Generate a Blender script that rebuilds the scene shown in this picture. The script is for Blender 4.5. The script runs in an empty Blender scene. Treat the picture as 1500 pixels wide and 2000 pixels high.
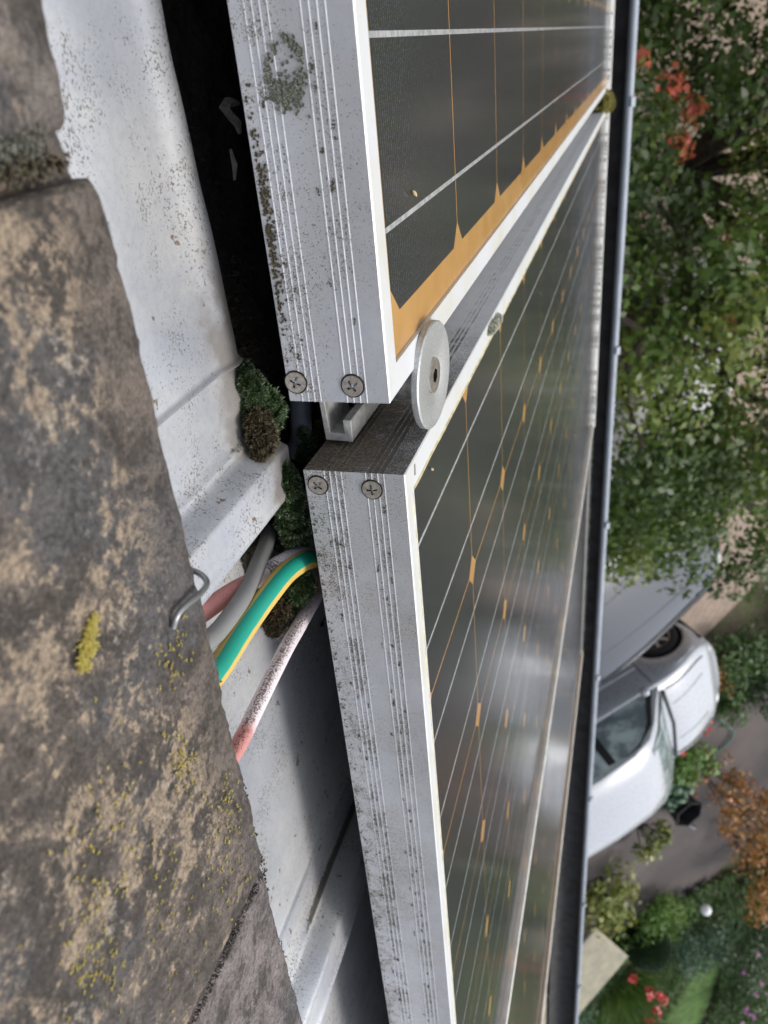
import bpy, bmesh, math, random
import numpy as np
from mathutils import Matrix, Vector, noise
from mathutils.geometry import tessellate_polygon
sc = bpy.context.scene
col = sc.collection
PI = math.pi
R = math.radians
rng = np.random.default_rng(7)
random.seed(7)

# ------------------------------------------------------------------ camera, sky, sun, exposure
CAM = [[[0.088371264, -0.863061018, -0.497308956], [0.924019084, 0.257481298, -0.282651931], [0.371993619, -0.434544658, 0.820238799]], [-0.166893, -0.111435, 0.284803], 28.0235]
cd = bpy.data.cameras.new('camera')
cam = bpy.data.objects.new('camera', cd)
col.objects.link(cam)
m4 = Matrix(CAM[0]).to_4x4()
m4.translation = Vector(CAM[1])
cam.matrix_world = m4
cd.sensor_fit = 'VERTICAL'
cd.sensor_height = 36
cd.sensor_width = 27
cd.lens = CAM[2]
cd.clip_start = 0.01
cd.clip_end = 400
cd.dof.use_dof = True
cd.dof.focus_distance = 0.345
cd.dof.aperture_fstop = 16
sc.camera = cam

world = bpy.data.worlds.new('World')
sc.world = world
world.use_nodes = True
wt = world.node_tree
wt.nodes.clear()
sky = wt.nodes.new('ShaderNodeTexSky')
sky.sky_type = 'NISHITA'
sky.sun_disc = False
sky.sun_elevation = R(55)
sky.sun_rotation = R(20)
sky.dust_density = 3
hs = wt.nodes.new('ShaderNodeHueSaturation')
hs.inputs['Saturation'].default_value = 0.45
bg = wt.nodes.new('ShaderNodeBackground')
bg.inputs['Strength'].default_value = 0.15
wo = wt.nodes.new('ShaderNodeOutputWorld')
wt.links.new(sky.outputs[0], hs.inputs['Color'])
wt.links.new(hs.outputs[0], bg.inputs[0])
wt.links.new(bg.outputs[0], wo.inputs[0])
sd = bpy.data.lights.new('sun', 'SUN')
sd.energy = 1.1
sd.angle = R(14)
sd.color = (1, .96, .9)
sun = bpy.data.objects.new('sun', sd)
col.objects.link(sun)
SUNDIR = Vector((math.sin(R(20)) * math.cos(R(55)), math.cos(R(20)) * math.cos(R(55)), math.sin(R(55))))
sun.rotation_euler = SUNDIR.to_track_quat('Z', 'Y').to_euler()
sun.location = (0, 0, 8)
sc.view_settings.view_transform = 'Standard'
sc.view_settings.look = 'None'
sc.view_settings.gamma = 1
sc.view_settings.exposure = 0.55
sc.render.resolution_x = 768
sc.render.resolution_y = 1024

# ------------------------------------------------------------------ helpers
PITCH = R(52)
ROOF = Matrix.Rotation(-PITCH, 4, 'X')         # roof frame: x across, y down the slope, z out of the roof
def P(t, s, m=0.0):
    """roof coordinates in mm (across, down-slope, depth below the glass) to roof-frame metres"""
    return Vector((t / 1000, s / 1000, -m / 1000))

def tag(o, label=None, cat=None, group=None, kind=None):
    if label: o['label'] = label
    if cat: o['category'] = cat
    if group: o['group'] = group
    if kind: o['kind'] = kind
    return o
def empty(name, mat=None):
    o = bpy.data.objects.new(name, None)
    o.empty_display_size = .05
    col.objects.link(o)
    if mat is not None: o.matrix_world = mat
    return o
def link(name, me, mat, parent=None, mw=None):
    o = bpy.data.objects.new(name, me)
    col.objects.link(o)
    if mat is not None:
        for x in (mat if isinstance(mat, (list, tuple)) else [mat]): me.materials.append(x)
    if parent is not None: o.parent = parent
    if mw is not None: o.matrix_world = mw
    return o
def smooth(me, ang=35):
    me.polygons.foreach_set('use_smooth', [True] * len(me.polygons))
    try: me.set_sharp_from_angle(angle=R(ang))
    except Exception: pass
class MB:
    """collects shapes, then links them as one mesh object"""
    def __init__(s): s.v = []; s.f = []; s.mi = []
    def add(s, vs, fs, mi=0):
        b = len(s.v)
        s.v += [tuple(v) for v in vs]
        s.f += [tuple(i + b for i in f) for f in fs]
        s.mi += [mi] * len(fs)
        return s
    def box(s, a, b, mi=0, M=None):
        (x0, y0, z0), (x1, y1, z1) = a, b
        vs = [Vector(p) for p in ((x0,y0,z0),(x1,y0,z0),(x1,y1,z0),(x0,y1,z0),(x0,y0,z1),(x1,y0,z1),(x1,y1,z1),(x0,y1,z1))]
        if M is not None: vs = [M @ v for v in vs]
        return s.add(vs, [(3,2,1,0),(4,5,6,7),(0,1,5,4),(1,2,6,5),(2,3,7,6),(3,0,4,7)], mi)
    def tube(s, pts, r, n=16, mi=0, caps=True):
        pts = [Vector(p) for p in pts]
        rs = r if isinstance(r, (list, tuple)) else [r] * len(pts)
        up = None; rings = []
        for i, p in enumerate(pts):
            d = (pts[min(i+1, len(pts)-1)] - pts[max(i-1, 0)]).normalized()
            if up is None:
                up = Vector((0,0,1)) if abs(d.z) < .9 else Vector((1,0,0))
            a = (up - d * up.dot(d)).normalized(); b = d.cross(a); up = a
            rings.append([p + (a * math.cos(2*PI*k/n) + b * math.sin(2*PI*k/n)) * rs[i] for k in range(n)])
        vs = [v for rg in rings for v in rg]; fs = []
        for i in range(len(pts)-1):
            for k in range(n):
                fs.append((i*n+k, i*n+(k+1)%n, (i+1)*n+(k+1)%n, (i+1)*n+k))
        if caps:
            fs.append(tuple(range(n))[::-1]); fs.append(tuple((len(pts)-1)*n+k for k in range(n)))
        return s.add(vs, fs, mi)
    def lathe(s, prof, n=48, M=None, mi=0, caps=False):
        """prof: (radius, z) pairs"""
        vs = []; fs = []
        for r, z in prof:
            for k in range(n):
                v = Vector((r*math.cos(2*PI*k/n), r*math.sin(2*PI*k/n), z))
                vs.append(M @ v if M is not None else v)
        for i in range(len(prof)-1):
            for k in range(n):
                fs.append((i*n+k, i*n+(k+1)%n, (i+1)*n+(k+1)%n, (i+1)*n+k))
        if caps:
            fs.append(tuple(range(n))[::-1]); fs.append(tuple((len(prof)-1)*n+k for k in range(n)))
        return s.add(vs, fs, mi)
    def build(s, name, mat, parent=None, mw=None, sm=True, ang=35, fix=True):
        me = bpy.data.meshes.new(name)
        me.from_pydata(s.v, [], s.f)
        me.polygons.foreach_set('material_index', s.mi)
        if fix:
            bm = bmesh.new(); bm.from_mesh(me)
            bmesh.ops.recalc_face_normals(bm, faces=bm.faces)
            bm.to_mesh(me); bm.free()
        if sm: smooth(me, ang)
        me.update()
        return link(name, me, mat, parent, mw)
def spline(pts, n=10):
    pts = [Vector(p) for p in pts]; out = []
    q = [pts[0]*2 - pts[1]] + pts + [pts[-1]*2 - pts[-2]]
    for i in range(1, len(q)-2):
        for k in range(n):
            t = k / n; a, b, c, d = q[i-1], q[i], q[i+1], q[i+2]
            out.append(.5*((2*b) + (c-a)*t + (2*a-5*b+4*c-d)*t*t + (3*b-a-3*c+d)*t**3))
    out.append(pts[-1]); return out
def grid_mesh(name, xs, ys, fn, mat, parent=None, mw=None, mask=None, attrs=None):
    """heightfield: fn(x, y) -> point"""
    vs = [fn(x, y) for y in ys for x in xs]
    nx = len(xs); fs = []
    for j in range(len(ys)-1):
        for i in range(nx-1):
            if mask and not mask(xs[i], ys[j]): continue
            a = j*nx+i; fs.append((a, a+1, a+nx+1, a+nx))
    me = bpy.data.meshes.new(name); me.from_pydata([tuple(v) for v in vs], [], fs)
    smooth(me, 50); me.update()
    return link(name, me, mat, parent, mw)
def lin(a, b, step): return np.linspace(a, b, max(2, int(round((b-a)/step))+1))
def sstep(a, b, x):
    u = min(1, max(0, (x-a)/(b-a))); return u*u*(3-2*u)
def nz(x, y, z=0, sc_=1): return noise.noise(Vector((x*sc_, y*sc_, z)))

# ------------------------------------------------------------------ material helpers
class NT:
    def __init__(s, name):
        s.m = bpy.data.materials.new(name); s.m.use_nodes = True
        s.t = s.m.node_tree; s.t.nodes.clear()
        s.out = s.n('ShaderNodeOutputMaterial'); s.p = s.n('ShaderNodeBsdfPrincipled')
        s.l(s.p.outputs[0], s.out.inputs[0]); s._tc = None
    def n(s, k, **kw):
        nd = s.t.nodes.new(k)
        for a, b in kw.items(): setattr(nd, a, b)
        return nd
    def l(s, a, b): s.t.links.new(a, b)
    def tc(s, which='Object'):
        if not s._tc: s._tc = s.n('ShaderNodeTexCoord')
        return s._tc.outputs[which]
    def put(s, sock, v):
        if hasattr(v, 'links'): s.l(v, sock)
        elif isinstance(v, (tuple, list)) and len(v) == 3 and sock.type == 'RGBA': sock.default_value = (*v, 1)
        else: sock.default_value = v
    def mapv(s, scale, loc=(0,0,0), rot=(0,0,0), src=None):
        m = s.n('ShaderNodeMapping'); s.l(src or s.tc(), m.inputs[0])
        m.inputs['Scale'].default_value = scale; m.inputs['Location'].default_value = loc; m.inputs['Rotation'].default_value = rot
        return m.outputs[0]
    def noise(s, scale, detail=5, rough=.6, vec=None, dist=0, w=None):
        n = s.n('ShaderNodeTexNoise'); n.inputs['Scale'].default_value = scale
        n.inputs['Detail'].default_value = detail; n.inputs['Roughness'].default_value = rough; n.inputs['Distortion'].default_value = dist
        s.l(vec or s.tc(), n.inputs['Vector']); return n.outputs[0]
    def vor(s, scale, feat='F1', out=0, vec=None, rand=1):
        n = s.n('ShaderNodeTexVoronoi'); n.feature = feat; n.inputs['Scale'].default_value = scale; n.inputs['Randomness'].default_value = rand
        s.l(vec or s.tc(), n.inputs['Vector']); return n.outputs[out]
    def ramp(s, f, stops, interp='LINEAR'):
        r = s.n('ShaderNodeValToRGB'); s.l(f, r.inputs[0]); cr = r.color_ramp; cr.interpolation = interp
        while len(cr.elements) < len(stops): cr.elements.new(.5)
        for e, (p, c) in zip(cr.elements, stops):
            e.position = p; e.color = (*c, 1) if isinstance(c, (tuple, list)) else (c, c, c, 1)
        return r.outputs[0]
    def step(s, f, a, b):
        m = s.n('ShaderNodeMapRange'); m.interpolation_type = 'SMOOTHSTEP'
        s.put(m.inputs[0], f)
        m.inputs[1].default_value = min(a, b); m.inputs[2].default_value = max(a, b)
        m.inputs[3].default_value = 0 if a < b else 1; m.inputs[4].default_value = 1 if a < b else 0
        return m.outputs[0]
    def mth(s, op, a, b=0.0, c=0.0):
        m = s.n('ShaderNodeMath', operation=op)
        s.put(m.inputs[0], a); s.put(m.inputs[1], b); s.put(m.inputs[2], c); return m.outputs[0]
    def mix(s, f, a, b, mode='MIX'):
        m = s.n('ShaderNodeMix', data_type='RGBA', blend_type=mode)
        s.put(m.inputs[0], f); s.put(m.inputs[6], a); s.put(m.inputs[7], b); return m.outputs[2]
    def xyz(s, src=None):
        n = s.n('ShaderNodeSeparateXYZ'); s.l(src or s.tc(), n.inputs[0]); return n.outputs
    def bump(s, h, strength=.3, dist=.001, prev=None):
        b = s.n('ShaderNodeBump'); s.l(h, b.inputs['Height']); b.inputs['Strength'].default_value = strength; b.inputs['Distance'].default_value = dist
        if prev: s.l(prev, b.inputs['Normal'])
        return b.outputs[0]
    def fin(s, color=None, rough=None, metal=None, normal=None, **kw):
        if color is not None: s.put(s.p.inputs['Base Color'], color)
        if rough is not None: s.put(s.p.inputs['Roughness'], rough)
        if metal is not None: s.put(s.p.inputs['Metallic'], metal)
        if normal is not None: s.l(normal, s.p.inputs['Normal'])
        for k, v in kw.items(): s.put(s.p.inputs[k], v)
        return s.m
def simple(name, c, rough=.6, metal=0, var=.15, scale=40, bump=0, bd=.001, **kw):
    n = NT(name); f = n.noise(scale)
    a = tuple(x*(1-var) for x in c); b = tuple(min(1, x*(1+var)) for x in c)
    cc = n.mix(n.step(f, .3, .7), a, b)
    return n.fin(cc, rough, metal, n.bump(f, bump, bd) if bump else None, **kw)

# anodised aluminium with algae specks; dirt thickens where 'extra' says
def mat_frame(name, dirt=0.0, side=False):
    n = NT(name)
    f1 = n.mth('ADD', n.mth('MULTIPLY', n.noise(1500, 3, .78), .78), n.mth('MULTIPLY', n.noise(520, 3, .7), .22)); big = n.noise(22, 4, .6); mid = n.noise(120, 4, .65)
    X, Yc, z = n.xyz()
    low = n.step(z, -.012, -.044)                       # more growth towards the wet lower edge
    th = n.mth('ADD', n.mth('MULTIPLY', n.step(big, .35, .75), .055), n.mth('MULTIPLY', low, n.mth('MULTIPLY', n.step(mid, .3, .7), .10 + dirt*.1)))
    th = n.mth('ADD', th, dirt*.16)
    grv = None
    for z0 in (-.00985, -.0126, -.0153, -.0289, -.0315, -.0341):
        q = n.step(n.mth('ABSOLUTE', n.mth('SUBTRACT', z, z0 + .0004)), .0011, .0004); grv = q if grv is None else n.mth('MAXIMUM', grv, q)
    th = n.mth('ADD', th, n.mth('MULTIPLY', grv, n.mth('MULTIPLY', n.step(n.noise(75, 3, .6), .3, .62), .05 + dirt*.28)))
    if dirt > .5: th = n.mth('MULTIPLY', th, n.mth('ADD', .25, n.mth('MULTIPLY', n.step(Yc, .22, .05), .75)))
    spk = n.step(n.mth('ADD', f1, th), .615, .655)
    base = n.mix(n.step(mid, .3, .7), *(((.50, .515, .55), (.58, .595, .625)) if dirt < .5 else ((.66, .67, .69), (.74, .745, .75))))
    fil = n.mth('MULTIPLY', n.step(n.mth('ADD', big, n.mth('MULTIPLY', mid, .5)), .55, 1.0), .35 + dirt*.5)
    if dirt > .5: fil = n.mth('MULTIPLY', fil, n.step(Yc, .26, .03))
    base = n.mix(fil, base, (.33, .31, .27))
    c = n.mix(n.mth('MULTIPLY', spk, .85), base, (.055, .043, .03))
    if dirt > .5:
        near = n.mth('MULTIPLY', n.step(Yc, .26, .03), n.mth('ADD', .25, n.mth('MULTIPLY', n.step(z, -.006, -.022), .75)))
        c = n.mix(n.mth('MULTIPLY', n.mth('MULTIPLY', n.step(n.mth('ADD', mid, n.mth('MULTIPLY', low, .25)), .34, .62), near), .85), c, n.mix(n.step(n.noise(700, 4, .8), .35, .65), (.05, .037, .025), (.24, .20, .15)))
    return n.fin(c, n.mth('ADD', .38, n.mth('MULTIPLY', spk, .4)), n.mth('MULTIPLY', n.mth('SUBTRACT', 1, spk), .35 if dirt < .5 else .1), n.bump(f1, .25, .0003))
M_frame = mat_frame('anodised_frame')
M_frame_d = mat_frame('anodised_frame_dirty', .14)
M_frame_dd = mat_frame('anodised_frame_algae', 1.0)

def mat_lip():
    n = NT('frame_lip'); f = n.noise(500, 4, .7); b = n.noise(18)
    c = n.mix(n.step(b, .4, .7), (.70, .715, .73), (.66, .65, .58))
    c = n.mix(n.mth('MULTIPLY', n.step(f, .68, .74), .7), c, (.12, .10, .07))
    return n.fin(c, .42, .2, n.bump(f, .15, .0003))
M_lip = mat_lip()
M_groove = simple('groove_algae', (.035, .028, .018), .95, var=.5, scale=600)

CELL = .127
def mat_laminate():
    n = NT('solar_laminate'); X, Y, Z = n.xyz()
    def local(v):
        a = n.mth('DIVIDE', v, CELL); fr = n.mth('FRACT', a)
        return n.mth('MULTIPLY', n.mth('SUBTRACT', fr, .5), CELL), a
    u, ua = local(X); v, va = local(Y)
    au = n.mth('ABSOLUTE', u); av = n.mth('ABSOLUTE', v)
    sq = n.mth('MULTIPLY', n.mth('LESS_THAN', au, .0629), n.mth('LESS_THAN', av, .0629))
    ch = n.mth('LESS_THAN', n.mth('ADD', au, av), .1155)
    ins = n.mth('MULTIPLY', n.mth('GREATER_THAN', ua, 0), n.mth('LESS_THAN', ua, 6))
    ins = n.mth('MULTIPLY', ins, n.mth('MULTIPLY', n.mth('GREATER_THAN', va, 0), n.mth('LESS_THAN', va, 14)))
    cell = n.mth('MULTIPLY', n.mth('MULTIPLY', sq, ch), ins)
    bus = n.mth('LESS_THAN', n.mth('ABSOLUTE', n.mth('SUBTRACT', au, .031)), .0010)
    inr = n.mth('MULTIPLY', n.mth('MULTIPLY', n.mth('GREATER_THAN', ua, 0), n.mth('LESS_THAN', ua, 6)), n.mth('MULTIPLY', n.mth('GREATER_THAN', va, -.03), n.mth('LESS_THAN', va, 14)))
    bus = n.mth('MULTIPLY', bus, inr)
    fg = n.mth('FRACT', n.mth('DIVIDE', Y, .0026))
    fg = n.mth('MULTIPLY', n.step(n.mth('ABSOLUTE', n.mth('SUBTRACT', fg, .5)), .17, .06), n.mth('MULTIPLY', cell, n.mth('LESS_THAN', av, .0612)))
    fine = n.noise(1500, 2, .8); gr = n.noise(30, 3); tint = n.noise(3, 2)
    cellc = n.mix(n.step(fine, .35, .75), (.010, .010, .012), (.040, .040, .042))
    gold = n.mix(n.step(gr, .3, .7), (.45, .24, .072), (.51, .29, .10))
    c = n.mix(cell, gold, cellc)
    c = n.mix(n.mth('MULTIPLY', fg, n.mth('ADD', .12, n.mth('MULTIPLY', n.step(fine, .4, .6), .36))), c, (.17, .18, .22))
    c = n.mix(bus, c, n.mix(n.step(n.noise(260), .4, .6), (.30, .31, .32), (.44, .44, .43)))
    dust = n.mth('ADD', .040, n.mth('MULTIPLY', n.step(n.noise(700, 4, .75), .55, .8), .09))
    c = n.mix(dust, c, (.42, .40, .36))
    bp = n.bump(n.noise(1100, 2, .5), .04, .0003)
    return n.fin(c, n.mth('ADD', .10, n.mth('MULTIPLY', n.noise(9, 3), .08)), 0, bp, IOR=1.5)
M_lam = mat_laminate()

def mat_zinc(name='metal_plate', seed=0):
    n = NT(name); v = n.mapv((1, 1, 1), (seed, seed*2, 0))
    big = n.noise(9, 4, .6, v); mid = n.noise(60, 5, .65, v); f = n.noise(850, 3, .7, v)
    st = n.noise(30, 4, .6, n.mapv((1, .25, 1), (seed, 0, 0)))
    c = n.mix(n.step(big, .35, .65), (.52, .54, .575), (.67, .675, .67))
    c = n.mix(n.mth('MULTIPLY', n.step(st, .42, .70), .5), c, (.42, .455, .53))
    spk = n.step(n.mth('ADD', f, n.mth('MULTIPLY', n.step(n.noise(28, 4, .7, v), .38, .66), .15)), .665, .70)
    c = n.mix(n.mth('MULTIPLY', n.step(n.noise(320, 4, .8, v), .42, .64), .22), c, (.30, .31, .33))
    c = n.mix(n.mth('MULTIPLY', spk, .75), c, (.11, .095, .08))
    rs = n.step(n.mth('ADD', n.noise(140, 3, .6, v), n.mth('MULTIPLY', big, .25)), .80, .84)
    c = n.mix(n.mth('MULTIPLY', rs, .8), c, (.16, .09, .045))
    X, Y, Z = n.xyz()
    edge = n.mth('ADD', n.mth('MULTIPLY', Y, 9), n.mth('MULTIPLY', n.mth('SUBTRACT', n.noise(45, 4, .6, v), .5), .5))
    wet = n.mth('MULTIPLY', n.step(edge, -.30, -.10), n.mth('ADD', .22, n.mth('MULTIPLY', n.step(X, -.125, -.085), .78)))
    if seed > 1: wet = n.mth('MULTIPLY', wet, .25)
    c = n.mix(n.mth('MULTIPLY', wet, .85), c, n.mix(mid, (.07, .055, .04), (.24, .22, .19)))
    # black algae film on the flank of each roll
    at = n.n('ShaderNodeAttribute', attribute_name='grime').outputs['Fac']
    gm = n.step(n.mth('ADD', at, n.mth('MULTIPLY', n.mth('SUBTRACT', n.noise(420, 4, .7, v), .5), 1.6)), .35, .75)
    c = n.mix(n.mth('MULTIPLY', gm, .9), c, (.05, .043, .035))
    return n.fin(c, n.mth('ADD', .36, n.mth('MULTIPLY', n.mth('MAXIMUM', wet, spk), .4)), n.mth('MULTIPLY', n.mth('SUBTRACT', 1, n.mth('MAXIMUM', wet, gm)), .42),
                 n.bump(n.noise(500, 3, .6, v), .12, .0004, n.bump(n.noise(40, 3, .5, v), .25, .0015)))
M_zinc = mat_zinc()

def mat_tile(name, base=(.085, .075, .068), tan=.5, seed=0):
    n = NT(name); v = n.mapv((1, 1, 1), (seed*3.1, seed*1.7, 0))
    big = n.noise(17, 9, .68, v, .4); mid = n.noise(60, 8, .7, v, .4); fine = n.noise(330, 5, .75, v); vf = n.noise(1300, 3, .8, v)
    b = n.mix(n.step(mid, .35, .65), tuple(x*.55 for x in base), tuple(x*1.3 for x in base))
    b = n.mix(n.mth('MULTIPLY', n.step(n.noise(16, 6, .6, n.mapv((1,1,1), (5+seed, 2, 1))), .50, .60), .7), b, (.062, .064, .070))
    Y = n.xyz()[1]
    away = n.step(n.mth('ADD', Y, n.mth('MULTIPLY', mid, .030)), .008, -.016)      # the nose of the tile stays washed clean
    tm = n.mth('ADD', n.mth('MULTIPLY', big, .5), n.mth('MULTIPLY', mid, .5))
    tm = n.mth('ADD', tm, n.mth('ADD', n.mth('MULTIPLY', n.mth('SUBTRACT', fine, .5), .42), n.mth('MULTIPLY', n.mth('SUBTRACT', n.noise(120, 6, .8, v), .5), .35)))
    tm = n.mth('MULTIPLY', n.step(tm, .575-tan*.15, .610-tan*.15), away)
    b = n.mix(n.mth('MULTIPLY', tm, .8), b, n.mix(n.step(fine, .35, .65), (.15, .12, .085), (.31, .245, .175)))
    pale = n.step(n.mth('ADD', n.noise(38, 6, .7, n.mapv((1,1,1), (9, seed, 4))), n.mth('MULTIPLY', n.mth('SUBTRACT', fine, .5), .8)), .62, .70)
    b = n.mix(n.mth('MULTIPLY', n.mth('MULTIPLY', pale, away), .45), b, (.27, .26, .235))
    blk = n.step(n.mth('ADD', fine, n.mth('MULTIPLY', n.mth('SUBTRACT', mid, .5), .9)), .50, .40)
    b = n.mix(n.mth('MULTIPLY', blk, .6), b, (.030, .026, .022))
    b = n.mix(n.mth('MULTIPLY', n.step(vf, .60, .72), .4), b, (.26, .23, .20))
    b = n.mix(n.mth('MULTIPLY', n.step(vf, .42, .32), .5), b, (.025, .022, .020))
    b = n.mix(.75, b, n.mix(n.step(n.noise(700, 4, .85, v), .34, .66), (.30, .29, .28), (1, .98, .95)), 'OVERLAY')
    return n.fin(b, .85, 0, n.bump(vf, .5, .0008, n.bump(fine, .8, .002)))

M_tile = [mat_tile('old_concrete_tile', (.092, .077, .066), .28, 0), mat_tile('old_concrete_tile_dark', (.100, .088, .08), .15, 1),
          mat_tile('old_concrete_tile_grey', (.135, .118, .118), -.5, 2)]
M_tilefar = simple('roof_tile_field', (.10, .095, .095), .8, var=.4, scale=30, bump=.5, bd=.004)

def mat_moss(name, a, b, tip):
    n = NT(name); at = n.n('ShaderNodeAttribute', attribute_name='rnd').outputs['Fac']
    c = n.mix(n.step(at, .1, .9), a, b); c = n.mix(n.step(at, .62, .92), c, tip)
    return n.fin(c, .45, 0, Specular_IOR_Level=None) if False else n.fin(c, .5)
M_moss = mat_moss('moss_green', (.014, .028, .009), (.065, .12, .030), (.40, .48, .34))
M_mossb = mat_moss('moss_brown', (.028, .020, .012), (.10, .075, .035), (.24, .26, .11))
M_mossy = mat_moss('moss_yellow', (.12, .11, .02), (.30, .27, .05), (.45, .42, .12))
M_lich = mat_moss('lichen_grey', (.05, .055, .04), (.22, .23, .18), (.42, .43, .36))
M_pale = mat_moss('lichen_pale', (.34, .35, .26), (.55, .56, .45), (.70, .70, .60))
M_yl = mat_moss('lichen_yellow', (.38, .31, .06), (.62, .53, .12), (.72, .66, .25))
M_soil = simple('roof_dirt', (.018, .014, .010), .95, var=.7, scale=300, bump=.8, bd=.002)

def mat_cable(name, c1, dirt, dcol=(.10, .04, .035), stripe=None, fade=None):
    n = NT(name); f = n.noise(1100, 3, .75); g = n.noise(70, 3, .6)
    c = n.mix(n.step(g, .3, .7), c1, tuple(min(1, x*1.1) for x in c1))
    if fade: c = n.mix(n.step(n.mth('ADD', n.n('ShaderNodeAttribute', attribute_name='along').outputs['Fac'], n.mth('MULTIPLY', g, .15)), fade[0], fade[1]), c, fade[2])
    if stripe:
        a = n.n('ShaderNodeAttribute', attribute_name='around').outputs['Fac']
        c = n.mix(n.step(n.mth('ABSOLUTE', n.mth('SUBTRACT', n.mth('ADD', a, n.mth('MULTIPLY', n.mth('SUBTRACT', g, .5), .02)), stripe[1])), stripe[2], stripe[2]-.008), c, stripe[0])
    a2 = n.n('ShaderNodeAttribute', attribute_name='dirt').outputs['Fac']
    d = n.step(n.mth('ADD', f, n.mth('MULTIPLY', a2, dirt)), .68, .78)
    c = n.mix(n.mth('MULTIPLY', d, .85), c, dcol)
    return n.fin(c, .55, 0, n.bump(f, .15, .0003))

# ================================================================== SETTING
GZ = -5.72                                              # garden level; the roof corner is the origin
def ground_poly(name, pts, z, mat, kind='structure'):
    m = MB(); n = len(pts)
    m.add([(x, y, z) for x, y in pts], [tuple(range(n))])
    o = m.build(name, mat, sm=False)
    me = o.data
    if me.polygons[0].normal.z < 0: me.flip_normals()
    tag(o, kind=kind); return o
def mat_ground():
    n = NT('garden_soil'); a = n.noise(2.2, 5, .65); b = n.noise(30, 4, .7)
    c = n.mix(n.step(a, .35, .65), (.045, .033, .022), (.055, .07, .022))
    c = n.mix(n.step(b, .4, .7), c, (.11, .085, .055))
    return n.fin(c, .95, 0, n.bump(b, .8, .02))
def mat_pavers():
    n = NT('block_paving')
    v = n.mapv((1, 1, 1), (0, 0, 0), (0, 0, R(24)))
    br = n.n('ShaderNodeTexBrick'); n.l(v, br.inputs['Vector'])
    br.inputs['Scale'].default_value = 1; br.inputs['Brick Width'].default_value = .2; br.inputs['Row Height'].default_value = .1
    br.inputs['Mortar Size'].default_value = .006; br.inputs['Color1'].default_value = (.36, .27, .205, 1); br.inputs['Color2'].default_value = (.29, .225, .175, 1)
    br.inputs['Mortar'].default_value = (.22, .17, .13, 1)
    g = n.noise(1.3, 4, .6); h = n.noise(45, 4, .7)
    c = n.mix(n.mth('MULTIPLY', n.step(g, .4, .7), .35), br.outputs[0], (.16, .135, .11))
    c = n.mix(n.mth('MULTIPLY', n.step(h, .5, .75), .3), c, (.42, .36, .3))
    return n.fin(c, .8, 0, n.bump(n.mth('SUBTRACT', h, br.outputs[1]), .5, .004))
def mat_asphalt():
    n = NT('dark_asphalt'); h = n.noise(160, 3, .7); g = n.noise(1.1, 4, .6)
    c = n.mix(n.step(g, .35, .7), (.060, .052, .050), (.10, .083, .078))
    c = n.mix(n.mth('MULTIPLY', n.step(h, .5, .7), .5), c, (.15, .135, .125))
    return n.fin(c, .85, 0, n.bump(h, .6, .004))
ground_poly('ground', [(-60, -60), (60, -60), (60, 60), (-60, 60)], GZ, mat_ground())
ground_poly('driveway', [(6.9, -3), (12.2, -3), (12.1, 4.9), (11.9, 6.6), (10.7, 8.2), (8.0, 8.2), (7.8, 6.2), (6.9, 5.6)], GZ + .012, mat_asphalt())
ground_poly('forecourt_paving', [(-9, -3), (6.9, -3), (6.9, 5.4), (6.15, 6.4), (5.55, 7.1), (4.6, 8.6), (-9, 9.5)], GZ + .016, mat_pavers())
ground_poly('lawn', [(13.6, 7.4), (14.3, 6.75), (15.0, 6.45), (15.7, 6.25), (17.5, 5.6), (19, 7), (16.4, 7.3), (14.4, 7.5)], GZ + .012, simple('lawn_turf', (.06, .12, .02), .9, var=.35, scale=6, bump=.6, bd=.01))

# concrete tile profile roof that carries everything
def roof_h(x, y):
    u = (x / .30) % 1.0
    w = .012 * math.sin(2*PI*u) if u < .5 else -.004 * math.sin(2*PI*(u-.5)) * 1
    v = ((y - .02) / .34) % 1.0
    return w + .018 * v
house = empty('house', ROOF)
tag(house, 'house roof of old grey wavy tiles under and beside the solar panels', 'house')
xs = np.concatenate([lin(-3.0, 5.6, .03)]); ys = []
for k in range(6):
    ys += list(.02 + .34*k + np.array([.001, .06, .12, .2, .28, .339]))
ys = [y for y in ys if y < 1.90]
grid_mesh('roof', xs, ys, lambda x, y: (x, y, -.122 + roof_h(x, y)), M_tilefar, house)
M_deck = simple('roof_underlay', (.022, .019, .016), .95, var=.5, scale=90, bump=.6, bd=.003)
MB().box((-3, -3.2, -.20), (5.6, 1.9, -.137)).build('roof_deck', M_deck, house, sm=False)
# house wall under the eaves and the far slope
M_render = simple('house_render', (.55, .53, .48), .9, var=.1, scale=6, bump=.2)
wl = MB(); wl.box((-3, -7.5, GZ), (5.6, .86, GZ + 4.0)); 
wo_ = wl.build('wall', M_render, None, sm=False); wo_.parent = house; wo_.matrix_parent_inverse = ROOF.inverted()

# gutter: half round, runs along the eaves; world axes, lip beyond the panels
M_gut = simple('zinc_gutter_inside', (.035, .034, .034), .75, 0, var=.4, scale=25)  # trough gets a near-black tone, far darker than the bead
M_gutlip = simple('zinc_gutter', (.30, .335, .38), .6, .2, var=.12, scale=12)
def rp(t, s, m): return ROOF @ P(t, s, m)
lipw = rp(0, 1978, -43)                                 # outer lip in world coordinates
gr = .078
gcy, gcz = lipw.y - gr, lipw.z
gut = empty('rain_gutter', Matrix.Translation((1.5, gcy, gcz)))
tag(gut, 'half-round zinc rain gutter along the eaves below the solar panels, dark inside', 'gutter')
prof = []
for k in range(21):
    a = PI + PI * k / 20
    prof.append((gr*math.cos(a), gr*math.sin(a)))
xs_ = lin(-4.6, 4.4, .3); v = []; f = []
for x in xs_:
    for (y, z) in prof: v.append((x, y, z))
n_ = len(prof)
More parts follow.
